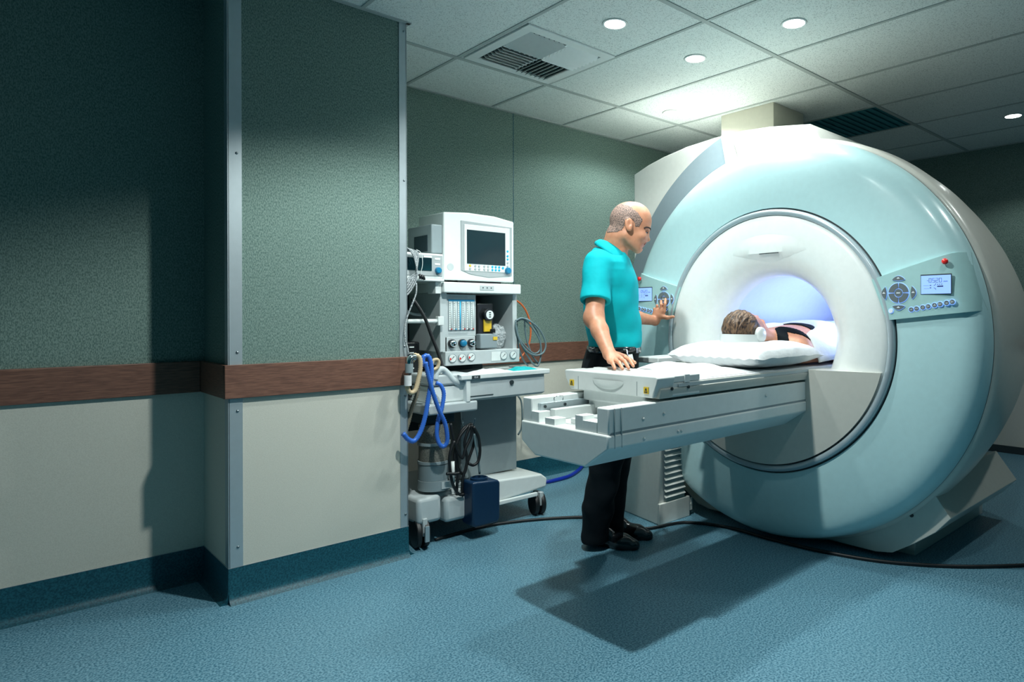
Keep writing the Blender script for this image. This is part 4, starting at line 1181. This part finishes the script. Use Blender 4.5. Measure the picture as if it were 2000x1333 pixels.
# ------------------------------------------------------------ people
def L(px, py, w):
    P = at_depth(px, py, w)
    return np.array([P.dot(rt0), w, P.z])
def toL(P):
    return np.array([P.dot(rt0), P.dot(fwd), P.z])
def toW(V):
    return V[:, 0:1] * np.array(rt0)[None] + V[:, 1:2] * np.array(fwd)[None] + V[:, 2:3] * np.array([0, 0, 1.0])[None]
def organic(s, name, material, parent, conv=toW, it=2, mats=None, pick=None, ret=False):
    V, F = s.mesh()
    V = relax(V, F, it)
    W = conv(V)
    det = 1 if conv is toW else 1
    o = newobj(name, W, F.tolist(), material, parent, smooth=True, mats=mats)
    return (o, V, F, W) if ret else o
def offset_patch(name, V, W, F, mask_fn, off, material, parent):
    """thin shell of hair or cloth lying on the body where mask_fn holds"""
    c = V[F].mean(1)
    sel = mask_fn(c)
    Fs = F[sel]
    n = np.cross(W[F[:, 2]] - W[F[:, 0]], W[F[:, 3]] - W[F[:, 1]])
    N = np.zeros_like(W)
    for k in range(4): np.add.at(N, F[:, k], n)
    N /= np.linalg.norm(N, axis=1)[:, None] + 1e-12
    ids, inv = np.unique(Fs, return_inverse=True)
    inv = inv.reshape(Fs.shape)
    top = W[ids] + N[ids] * off; bot = W[ids] - N[ids] * 0.002
    n0 = len(ids)
    allv = np.concatenate([top, bot])
    e = {}
    for q in inv.tolist():
        for a, b in zip(q, q[1:] + q[:1]): e[(a, b)] = 1
    rim = [(b, a, a + n0, b + n0) for (a, b) in e if (b, a) not in e]
    fs = inv.tolist() + rim
    return newobj(name, allv, fs, material, parent, smooth=True)
def inpoly(u, z, P):
    r = np.zeros(u.shape, bool); n = len(P)
    for i in range(n):
        (x0, y0), (x1, y1) = P[i], P[(i + 1) % n]
        c_ = ((y0 > z) != (y1 > z)) & (u < (x1 - x0) * (z - y0) / (y1 - y0 + 1e-12) + x0)
        r ^= c_
    return r

WH = 3.20; K = WH / FPX
manloc = onz(1195, 1062, 0.0)
man = thing('person', 'man with shaved head in cyan polo shirt and black trousers standing behind the table', 'person', tuple(manloc))
H = lambda px, py, dw=0.0: L(px, py, WH) + np.array([0, dw, 0])
tors = [(497, 1170, 1222, 3.23, .085), (506, 1155, 1227, 3.23, .13), (516, 1146, 1230, 3.235, .158), (530, 1139, 1233, 3.24, .172), (560, 1136, 1238, 3.25, .175), (590, 1139, 1245, 3.26, .168),
        (623, 1142, 1251, 3.27, .158), (650, 1146, 1255, 3.28, .155), (668, 1149, 1254, 3.28, .156), (680, 1150, 1251, 3.28, .157)]
def tsec(d, rows=tors):
    out = []
    for py, l, r, w, rw in rows:
        a = L(l, py, w); b = L(r, py, w)
        out.append(((a[2] + b[2]) / 2, (a[0] + b[0]) / 2, w, (b[0] - a[0]) / 2 - d, rw - d))
    return out
# joints
shN, elN, wrN = L(1167, 515, 3.10), L(1161, 620, 3.00), L(1190, 692, 2.85)
shF, elF = L(1188, 515, 3.44), L(1222, 617, 3.66)
wrF = toL(onx(1279, 627, 2.842))
b = SDF((-0.24, 2.58, 0.0), (0.36, 4.05, 1.76), 0.004)
b.stack(tsec(0.014), k=0.02)
b.cone(shN, shF, .05, .05, .04)
# legs and pelvis (inside the trousers)
hipN, knN, anN = L(1180, 735, 3.20), L(1188, 880, 3.22), L(1163, 1035, 3.27)
hipF, knF, anF = L(1198, 735, 3.36), L(1203, 880, 3.36), L(1193, 1025, 3.40)
b.cone(L(1197, 660, 3.28), L(1192, 725, 3.28), .115, .10, .03)
for hp, kn_, an in ((hipN, knN, anN), (hipF, knF, anF)):
    b.cone(hp, kn_, .08, .05, .03).cone(kn_, an, .05, .038, .02)
    b.cone(an, an + np.array([0, 0, -.04]), .038, .03, .02)
# neck and head
b.cone(L(1200, 505, 3.235), H(1206, 462), .062, .055, .035)
b.cone(L(1190, 500, 3.235), H(1208, 455), .045, .044, .03)
b.ell(H(1216, 446), (.055, .058, .045), .02)
b.ell(H(1230.5, 430), (.0975, .076, .0885), .01)
b.ell(H(1245, 433), (.0655, .060, .080), .02)
b.ell(H(1242, 458), (.0610, .056, .074), .02)
for sg in (-1, 1):
    b.cone(H(1222, 462, .046 * sg), H(1244, 485, .018 * sg), .020, .016, .03)
    b.ell(H(1252, 463, .040 * sg), (.022, .018, .018), .02)
    b.ell(H(1260, 471, .011 * sg), (.0085, .0075, .0070), .006)
b.ell(H(1245.8, 486.5), (.0185, .022, .0195), .018)
b.ell(H(1242, 477), (.029, .027, .024), .015)
b.cone(H(1263, 447.5, -.027), H(1263, 447.5, .027), .0115, .0115, .012)
b.cone(H(1263.5, 454), H(1265.5, 467), .0062, .0085, .010)
b.ell(H(1265.8, 469), (.0108, .0105, .0085), .006)
for sg in (-1, 1): b.ell(H(1264.5, 454.5, .030 * sg), (.013, .014, .0085), .008, op='sub')
b.ell(H(1251.8, 474.6), (.0105, .018, .0045), .004)
b.ell(H(1251.2, 480.0), (.0105, .016, .0048), .004)
b.cone(H(1257.5, 477.4, -.018), H(1257.5, 477.4, .018), .003, .003, .002, op='sub')
b.ell(H(1254, 484.5), (.006, .016, .004), .006, op='sub')
for sg in (-1, 1):
    b.ell(H(1227.5, 443.5, .077 * sg), (.0185, .0105, .033), .005, ang=-0.12)
    b.ell(H(1229.5, 443.0, .088 * sg), (.0105, .0085, .021), .004, op='sub', ang=-0.12)
    b.ell(H(1231.5, 447.0, .079 * sg), (.005, .006, .008), .003)
# arms
b.cone(shN, elN, .052, .042, .03)
mN = elN * .62 + wrN * .38
b.cone(elN, mN, .042, .038, .02).cone(mN, wrN, .038, .027, .015)
b.ell(elN + np.array([-.008, 0, -.005]), (.040, .040, .045), .02)
b.cone(shF, elF, .052, .042, .03)
mF = elF * .6 + wrF * .4
b.cone(elF, mF, .041, .037, .02).cone(mF, wrF, .037, .026, .015)
# right hand resting on the table
T0 = 0.921
def T(px, py, z): return toL(onz(px, py, z))
kn = [T(1191, 706, .953), T(1201, 703.5, .957), T(1211, 700.5, .959), T(1220.5, 698, .958)]
tp = [T(1201, 720.5, .9295), T(1216, 721, .9295), T(1228, 719.5, .9295), T(1237, 715.5, .9295)]
for i in range(4):
    b.cone(wrN, kn[i], .022, .0125, .012)
    mid = kn[i] * .45 + tp[i] * .55 + np.array([0, 0, .0085])
    b.cone(kn[i], mid, .0112, .0092, .005).cone(mid, tp[i], .0090, .0074, .004)
b.ell((kn[1] + kn[2] + wrN) / 3 + np.array([0, 0, -.002]), (.032, .032, .018), .012)
th0 = wrN * .6 + kn[3] * .4 + np.array([.012, .018, -.004])
b.cone(th0, T(1229, 703, .938), .013, .0115, .010).cone(T(1229, 703, .938), T(1240, 709, .930), .0105, .0085, .005)
# left hand touching the keys of the far panel
def PX(px, py, x): return toL(onx(px, py, x))
kf = [PX(1278.5, 611, 2.860), PX(1284, 607.5, 2.856), PX(1291, 606, 2.855), PX(1297, 608, 2.858)]
for q in kf: b.cone(wrF, q, .021, .0125, .014)
b.ell((kf[1] + kf[2] + wrF) / 3, (.030, .016, .034), .012)
def finger(a, c_, d, r):
    b.cone(a, c_, r, r * .88, .004).cone(c_, d, r * .86, r * .70, .003)
finger(kf[3], PX(1299, 594, 2.858), PX(1300, 584.5, 2.882), .0105)
finger(kf[2], PX(1291.5, 595, 2.853), PX(1291, 588, 2.880), .0108)
finger(kf[1], PX(1283.5, 597.5, 2.848), PX(1284.5, 601, 2.876), .0102)
finger(kf[0], PX(1278.5, 603.5, 2.850), PX(1280, 606, 2.874), .0092)
b.cone((wrF + kf[3]) / 2, PX(1303, 621, 2.862), .015, .0125, .012).cone(PX(1303, 621, 2.862), PX(1315.5, 619, 2.878), .0115, .0090, .005)
body, BV, BF, BW = organic(b, 'body', M['skin'], man, ret=True)
# shaved hair, one thin shell at the back and sides of the skull
hp_ = [(1186, 412), (1197, 401), (1210, 399), (1228, 406), (1245, 420), (1254, 434), (1247, 447), (1240, 446), (1238, 437), (1230, 430), (1221, 434), (1219, 446), (1214, 453), (1203, 457), (1186, 457)]
HP = [(H(a, c_)[0], H(a, c_)[2]) for a, c_ in hp_]
offset_patch('hair', BV, BW, BF, lambda c: (c[:, 2] > 1.5) & (np.abs(c[:, 1] - WH) < .0835) & inpoly(c[:, 0], c[:, 2], HP), 0.0009, M['stubble'], man)
lp_ = [(1250, 472.8), (1262, 472.8), (1262, 482.5), (1250, 482.5)]
LPp = [(H(a, c_)[0], H(a, c_)[2]) for a, c_ in lp_]
offset_patch('lips', BV, BW, BF, lambda c: (np.abs(c[:, 1] - WH) < .020) & inpoly(c[:, 0], c[:, 2], LPp), 0.0003, M['lips'], man)
def Wp(v): return Vector(toW(np.array(v)[None])[0])
for sg in (-1, 1):
    MB().ball(Wp(H(1259.6, 454.6, .029 * sg)), 0.0108, 18, 12).build('eye', M['eyew'], man, smooth=True)
    MB().ball(Wp(H(1262.6, 455.6, .0305 * sg)), 0.0042, 12, 8).build('iris', M['brow'], man, smooth=True)
    MB().ball(Wp(H(1259.6, 453.6, .029 * sg)), (0.0118, 0.0118, 0.0100), 18, 12).build('eyelid', M['skin'], man, smooth=True)
    MB().tube([Wp(H(1257.0, 455.6, .0435 * sg)), Wp(H(1261.8, 455.4, .0395 * sg)), Wp(H(1265.0, 455.8, .028 * sg))], 0.0017, n=6).build('eyelash', M['brow'], man, smooth=True)
    MB().tube([Wp(H(1256.5, 448.8, .0525 * sg)), Wp(H(1262, 446.6, .0465 * sg)), Wp(H(1267.3, 447.0, .0335 * sg)), Wp(H(1270.2, 448.6, .016 * sg))], 0.0034, n=8).build('eyebrow', M['brow'], man, smooth=True)
# shirt
s = SDF((-0.26, 2.86, 0.88), (0.20, 3.75, 1.52), 0.004)
s.stack(tsec(0.0), k=0.02)
s.cone(shN + np.array([.02, .05, .0]), shF + np.array([.0, -.05, .0]), .060, .060, .05)
s.cone(L(1183, 511, 3.235), L(1195, 505, 3.235), .080, .062, .05)
aN = lambda t_: shN + (elN - shN) * t_
aF = lambda t_: shF + (elF - shF) * t_
s.cone(shN, aN(.84), .066, .069, .022)
s.cone(shF, aF(.84), .066, .069, .022)
s.ell(L(1222, 560, 3.25), (.055, .12, .09), .05)
s.noise(.0022, 26, 5)
# cut the sleeves at their hems: slabs along each arm
dn = elN - shN; dn /= np.linalg.norm(dn)
s.cone(aN(.95), aN(1.35), .094, .094, .003, op='sub') if False else None
Xs, Ys, Zs = np.meshgrid(*s.ax, indexing='ij', sparse=True)
for sh_, el_, tt in ((shN, elN, .72), (shF, elF, .68)):
    dd = el_ - sh_; LL = np.linalg.norm(dd); dd = dd / LL
    al = (Xs - sh_[0]) * dd[0] + (Ys - sh_[1]) * dd[1] + (Zs - sh_[2]) * dd[2]
    rad = np.sqrt(np.maximum((Xs - sh_[0]) ** 2 + (Ys - sh_[1]) ** 2 + (Zs - sh_[2]) ** 2 - al ** 2, 0))
    cut = np.maximum(LL * tt - al, rad - .086)          # inside = beyond the hem and near the arm
    tor = np.sqrt(((Xs - L(1196, 600, 3.26)[0]) / .125) ** 2 + ((Ys - 3.26) / .172) ** 2) - 1
    cut = np.maximum(cut, -tor * .12)                   # keep the trunk itself
    s.D = np.maximum(s.D, -cut).astype(np.float32)
# hollow sleeve ends and neck opening
s.cone(elN, aN(.80), .052, .056, .003, op='sub')
s.cone(elF, aF(.76), .052, .056, .003, op='sub')
s.cone(L(1204, 500, 3.235), H(1206, 455), .060, .060, .004, op='sub')
organic(s, 'polo_shirt', M['shirt'], man)
# collar with two leaves and placket
def collar():
    top = [(1172, 468.5, 0), (1177, 469, -.040), (1187, 472.5, -.062), (1200, 481, -.072), (1212, 491, -.064), (1221, 499.5, -.032)]
    bot = [(1164, 479, 0), (1168, 481, -.066), (1178, 486.5, -.100), (1191, 497, -.118), (1205, 506.5, -.112), (1217, 503.5, -.060)]
    vs = []; fs = []
    def side(sg):
        n0 = len(vs)
        T_ = catmull([Vector(L(a, c_, 3.23 + sg * d)) + (Vector((0.010, 0, 0)) if sg < 0 else Vector()) * 0 for a, c_, d in top], 5)
        B_ = catmull([Vector(L(a, c_, 3.23 + sg * d)) for a, c_, d in bot], 5)
        for p, q in zip(T_, B_):
            for k_ in range(5):
                t = k_ / 4
                r_ = p.lerp(q, t); bul = 0.012 * math.sin(math.pi * min(1, t * 1.1)) + 0.004
                cdir = Vector((r_.x - L(1200, 490, 3.23)[0], r_.y - 3.23, 0)); cdir = cdir.normalized() if cdir.length > 1e-6 else cdir
                vs.append(Wp(np.array(r_ + cdir * bul)))
        m2 = len(T_)
        for i in range(m2 - 1):
            for k_ in range(4):
                a = n0 + i * 5 + k_
                fs.append((a, a + 5, a + 6, a + 1))
    side(1); side(-1)
    o = MB().add(vs, fs).build('collar', M['shirt'], man, smooth=True)
    so = o.modifiers.new('thick', 'SOLIDIFY'); so.thickness = 0.004; so.offset = 0
collar()
MB().tube([Wp(L(1222, 503, 3.20)), Wp(L(1225.5, 517, 3.195)), Wp(L(1230, 533, 3.20)), Wp(L(1233.5, 548, 3.21))], 0.0022, n=6).build('placket', M['shirt'], man, smooth=True)
# trousers
t = SDF((-0.26, 2.98, 0.02), (0.18, 3.62, 1.04), 0.005)
wr_ = [(672, 1150, 1250, 3.28, .152), (690, 1145, 1248, 3.28, .158), (705, 1140, 1246, 3.28, .165), (722, 1137, 1245, 3.28, .172), (745, 1138, 1243, 3.28, .175), (775, 1145, 1240, 3.28, .17)]
t.stack(tsec(0, wr_), k=0.02)
t.cone(hipN, knN, .098, .080, .03).cone(knN, L(1169, 990, 3.25), .080, .072, .03).cone(L(1169, 990, 3.25), L(1162, 1046, 3.265), .068, .068, .03)
t.cone(hipF, knF, .098, .080, .03).cone(knF, L(1196, 985, 3.38), .080, .060, .03).cone(L(1196, 985, 3.38), L(1195, 1036, 3.40), .058, .062, .03)
t.ell(L(1150, 990, 3.25), (.022, .05, .018), .03)
t.noise(.004, 24, 8)
t.plane((0, 0, .982), (0, 0, 1), .003)
t.plane((0, 0, .034), (0, 0, -1), .003)
organic(t, 'trousers', M['trouser'], man)
bz = MB()
rows = []
for zz in (0.962, 0.995):
    for i in range(40):
        a = 2 * math.pi * i / 40
        P0 = L(1199.5, 683, 3.28)
        ca, sa = math.cos(a), math.sin(a)
        rows.append(Wp((P0[0] + .1285 * abs(ca) ** .85 * (1 if ca > 0 else -1), 3.28 + .160 * abs(sa) ** .85 * (1 if sa > 0 else -1), zz)))
bz.add(rows, [(i, (i + 1) % 40, 40 + (i + 1) % 40, 40 + i) for i in range(40)])
bo = bz.build('belt', M['shoe'], man, smooth=True); so = bo.modifiers.new('thick', 'SOLIDIFY'); so.thickness = 0.005; so.offset = 1
bp_ = [Wp(L(1242.5, 680, 3.17)), Wp(L(1246.5, 680, 3.19)), Wp(L(1246.5, 690, 3.19)), Wp(L(1242.5, 690, 3.17))]
MB().prism(bp_, (0, 0, 0), tuple(Vector((-0.006, -0.006, 0)))).build('belt_buckle', M['chrome'], bo)
# shoes
def shoe(heel, toe, dn_):
    heel = Vector(heel); toe = Vector(toe); d = (toe - heel).normalized(); Ln = (toe - heel).length
    sdf = SDF((min(heel.x, toe.x) - .07, min(heel.y, toe.y) - .07, -0.01), (max(heel.x, toe.x) + .07, max(heel.y, toe.y) + .07, .16), .004)
    P = lambda t, z, lat=0: tuple(heel + d * (Ln * t) + Vector((-d.y, d.x, 0)) * lat + Vector((0, 0, z)))
    sdf.cone(P(.13, .035), P(.4, .030), .036, .036, .02).cone(P(.4, .030), P(.72, .022), .036, .046, .02)
    sdf.cone(P(.72, .022), P(.90, .016), .046, .034, .02)
    sdf.cone(P(.15, .075), P(.40, .065), .034, .034, .02).cone(P(.40, .065), P(.62, .042), .033, .024, .02)
    sdf.plane((0, 0, .0015), (0, 0, -1), .002)
    V, F = sdf.mesh(); V = relax(V, F, 1)
    so_ = newobj('shoe', V, F.tolist(), M['shoe'], man, smooth=True)
    return so_
h1, t1 = onz(1141, 1062, 0.0), onz(1247, 1074, 0.0)
shoe(h1, t1, 0)
t2 = onz(1273, 1055, 0.0); shoe(t2 - (t1 - h1) * 1.0, t2, 0)
# badge on its reel
bd = MB()
q = [Wp(L(1211, 696, 3.085)), Wp(L(1235, 692, 3.105)), Wp(L(1239.5, 711, 3.10)), Wp(L(1216, 714, 3.08))]
bd.prism(q, (0, 0, 0), tuple(Vector((0.0015, 0.0015, 0))))
ba = bd.build('name_badge', M['machw'], man)
q2 = [Wp(L(1227, 697, 3.096)), Wp(L(1236, 706, 3.098)), Wp(L(1233.5, 709, 3.096)), Wp(L(1224, 700, 3.092))]
MB().prism(q2, (0, 0, 0), tuple(Vector((-0.001, -0.001, 0)))).build('badge_print', M['key'], ba)
MB().tube([Wp(L(1217, 683, 3.11)), Wp(L(1224, 684, 3.11)), Wp(L(1225, 691, 3.10)), Wp(L(1226, 696, 3.095))], 0.004, n=8).build('badge_clip', M['chrome'], ba, smooth=True)

# ------------------------------------------------------------ patient, lying on her back with her head towards the near end
pat = thing('person', 'woman with brown hair lying on the table in headphones, her body inside the bore', 'person', (2.75, 1.87, 0.92))
Q = lambda px, py, y=1.87: np.array(ony(px, py, y))
p = SDF((2.48, 1.60, 0.90), (4.30, 2.14, 1.22), 0.004)
p.ell(Q(1449, 641), (.097, .076, .083), .01)
p.ell(Q(1465, 641), (.082, .060, .066), .02)
p.cone(Q(1475, 619.5), Q(1478.5, 619.5), .008, .0095, .012)
p.ell(Q(1486.5, 630), (.016, .02, .016), .012)
p.ell(Q(1485, 640), (.024, .026, .022), .02)
p.cone(Q(1474, 655), Q(1512, 668), .050, .054, .03)
p.cone((2.955, 1.73, .975), (2.955, 2.01, .975), .060, .060, .05)
p.stack([(2.90, 1.87, .985, .12, .055), (2.97, 1.87, 1.0, .160, .080), (3.15, 1.87, 1.0, .165, .098), (3.4, 1.87, .99, .14, .085), (3.6, 1.87, .985, .155, .082), (3.75, 1.87, .98, .15, .08)], k=.03, axis=0, p=2.2)
p.cone((2.95, 1.710, .950), (3.25, 1.700, .945), .046, .038, .03).cone((3.25, 1.700, .945), (3.50, 1.73, .95), .038, .028, .02)
p.cone((3.02, 2.035, .965), (3.30, 2.065, .955), .046, .038, .03).cone((3.30, 2.065, .955), (3.52, 2.02, .96), .038, .028, .02)
p.cone((3.7, 1.80, .975), (4.25, 1.80, .965), .075, .05, .03).cone((3.7, 1.94, .975), (4.25, 1.94, .965), .075, .05, .03)
def ident(V): return V
pb, PV, PF, PW = organic(p, 'body', M['skin'], pat, conv=ident, ret=True)
offset_patch('lips', PV, PW, PF, lambda c: np.linalg.norm(c - Q(1488, 625), axis=1) < .014, 0.0006, M['lips'], pat)
hs = SDF((2.50, 1.74, 0.94), (2.92, 2.0, 1.20), 0.004)
hs.ell(Q(1447.5, 641), (.104, .083, .088), .01)
hs.ell(Q(1453, 655), (.105, .081, .060), .03)
hs.noise(.0022, 130, 3)
A_ = Q(1447, 607); B_ = Q(1471, 655)
hs.plane(tuple(A_ * .5 + B_ * .5), (0.86, 0, 0.52), 0.012)
organic(hs, 'hair', M['hairb'], pat, conv=ident)
MB().tube([Q(1470, 622.5, 1.835), Q(1473, 622, 1.842), Q(1476, 623.5, 1.845)], 0.0022, n=6).build('eyebrow', M['hairb'], pat, smooth=True)
# black strap top
def seg(c, a, b_, r):
    a = np.array(a); b_ = np.array(b_); ba = b_ - a
    t_ = np.clip(((c[:, :2] - a) @ ba) / (ba @ ba), 0, 1)
    return np.linalg.norm(c[:, :2] - a - t_[:, None] * ba, axis=1) < r
offset_patch('black_top', PV, PW, PF, lambda c: (c[:, 2] > .975) & (c[:, 0] > 2.8) & (seg(c, (2.95, 1.835), (2.845, 1.745), .026) | seg(c, (2.955, 1.83), (2.985, 1.715), .022) | seg(c, (2.93, 1.94), (3.05, 1.975), .024) | (c[:, 0] > 3.10)), .005, M['top'], pat)
# headphones
hd = thing('headphones', 'white over-ear headphones on the lying woman with the band around her crown', 'headphones', tuple(Q(1481, 652, 1.79)))
arc = MB(); vs = []; N_ = 30
cx_, cy_ = ony(1481, 652, 1.79).x, 1.87
cr_ = Q(1449, 641)[0] - 0.118
for i in range(N_ + 1):
    a = math.pi * i / N_
    x = cx_ - (cx_ - cr_) * math.sin(a) ** 0.8; y = cy_ - 0.098 * math.cos(a)
    for dx, dz in ((0, -.021), (0, .021), (.006, .021), (.006, -.021)):
        vs.append((x + dx, y + (dx if a < 1.57 else -dx), 1.030 + dz + 0.004 * math.sin(a)))
fs = [(0, 1, 2, 3), (N_ * 4, N_ * 4 + 3, N_ * 4 + 2, N_ * 4 + 1)]
for i in range(N_):
    for k_ in range(4):
        a = i * 4 + k_; b2 = i * 4 + (k_ + 1) % 4
        fs.append((a, b2, b2 + 4, a + 4))
arc.add(vs, fs).build('headband', M['white'], hd, autosmooth=40)
for yy, sg in ((1.790, -1), (1.95, 1)):
    cpp = MB().spin((cx_, yy - 0.0 * sg, 1.050), (0, sg, 0), [(-.012, .030), (-.008, .036), (.012, .038), (.022, .035), (.026, .026), (.027, 0)], n=32)
    cpp.build('ear_cup', M['white'], hd, autosmooth=50)
# pillow
vs = []; fs = []; NP = 44
def pil_pt(i, j, sgn):
    a = -1 + 2 * i / NP; c_ = -1 + 2 * j / NP
    e_ = max(0.0, (1 - abs(a) ** 3.2)) * max(0.0, (1 - abs(c_) ** 3.2))
    pin = 1 - 0.045 * (abs(a) ** 2) * (1 - abs(c_) ** 2) ; pin2 = 1 - 0.045 * (abs(c_) ** 2) * (1 - abs(a) ** 2)
    x = 2.705 + 0.290 * a * pin2; y = 1.875 + 0.255 * c_ * pin
    th = (0.074 if sgn > 0 else 0.056) * e_ ** 0.42
    dent = 0.030 * math.exp(-(((x - 2.70) / .14) ** 2 + ((y - 1.87) / .11) ** 2)) if sgn > 0 else 0
    wr = 0.004 * math.sin(14 * a + 9 * c_) * (abs(a * c_)) + 0.003 * math.sin(30 * c_ + 4 * a) * abs(a) ** 3
    return (x, y, 0.953 + 0.012 * a * 0 + sgn * th - dent * 0.7 + wr)
idx = {}
for sgn in (1, -1):
    for i in range(NP + 1):
        for j in range(NP + 1):
            idx[(sgn, i, j)] = len(vs); vs.append(pil_pt(i, j, sgn))
    for i in range(NP):
        for j in range(NP):
            q = (idx[(sgn, i, j)], idx[(sgn, i + 1, j)], idx[(sgn, i + 1, j + 1)], idx[(sgn, i, j + 1)])
            fs.append(q if sgn > 0 else q[::-1])
tag(MB().add(vs, fs).build('pillow', M['cloth'], smooth=True), 'plump white pillow under the lying woman on the table', 'pillow')
# crumpled sheet on the table
def sheet(name, x0, x1, y0, y1, zf, label, cat, nx=90, ny=60, edge=None, thick=0.003):
    vs = []; fs = []
    for i in range(nx + 1):
        for j in range(ny + 1):
            s_, t_ = i / nx, j / ny
            y = y0 + (y1 - y0) * t_
            xa = x0 + (edge(t_) if edge else 0)
            x = xa + (x1 - xa) * s_
            vs.append((x, y, zf(x, y, s_, t_)))
    for i in range(nx):
        for j in range(ny):
            a = i * (ny + 1) + j
            fs.append((a, a + ny + 1, a + ny + 2, a + 1))
    o = MB().add(vs, fs).build(name, M['cloth'], smooth=True)
    so_ = o.modifiers.new('thick', 'SOLIDIFY'); so_.thickness = thick
    return tag(o, label, cat)
def G(x, y, cx, cy, sx, sy, a=0):
    dx, dy = x - cx, y - cy
    u_ = dx * math.cos(a) + dy * math.sin(a); v_ = -dx * math.sin(a) + dy * math.cos(a)
    return math.exp(-(u_ / sx) ** 2 - (v_ / sy) ** 2)
def zs(x, y, s_, t_):
    z = 0.8955
    edge_ = min(1, s_ * 10, (1 - s_) * 10, t_ * 8 + 0.05, (1 - t_) * 8)
    b_ = 0.030 * G(x, y, 2.22, 1.96, .13, .09, .3) + 0.026 * G(x, y, 2.33, 1.85, .07, .14, .5) + 0.020 * G(x, y, 2.12, 1.92, .05, .12, -.4)
    b_ += 0.006 * (math.sin(38 * x + 21 * y) * math.sin(17 * y - 26 * x)) * G(x, y, 2.3, 1.85, .3, .3) + 0.004
    return z + b_ * edge_ + (0.010 * (1 - min(1, s_ * 7)) if x < 2.06 else 0) * 0 + (0.0275 * max(0, 1 - max(0, x - 2.03) / 0.03) if x < 2.06 else 0)
sheet('folded_sheet', 2.01, 2.60, 1.655, 2.10, zs, 'rumpled white sheet lying flat on the table between the end cap and pillow', 'sheet', edge=lambda t_: 0.10 * (1 - t_) + 0.03 * math.sin(9 * t_))
def zb(x, y, s_, t_):
    d = abs(y - 1.87) / 0.245
    prof_ = max(0.0, 1 - d ** 4.0)
    hgt = 0.218 - 0.03 * s_ + 0.008 * math.sin(22 * x + 6 * y)
    lip = 0.006 * math.sin(60 * y) * max(0, 1 - s_ * 8)
    return 0.8925 + hgt * (0.74 + 0.26 * min(1, s_ * 8)) * prof_ ** 0.70 * (1 - 0.10 * d * d) + lip + 0.004
sheet('white_blanket', 2.985, 4.2, 1.628, 2.11, zb, 'white blanket covering the lying woman from the chest into the bore', 'blanket', nx=80, ny=70, thick=0.006,
      edge=lambda t_: -0.02 + 0.13 * math.exp(-((t_ - 0.42) / 0.20) ** 2) + 0.010 * math.sin(12 * t_) - 0.11 * min(1, max(0, (t_ - 0.50) / 0.16)))
tag(MB().tube([(2.62, 1.72, 0.90), (2.75, 1.69, 0.905), (2.95, 1.66, 0.900), (3.05, 1.64, 0.91)], 0.004, n=8).build('sheet_fold', M['cloth'], smooth=True), 'thin rolled sheet edge running along the table below the pillow', 'sheet') if False else None
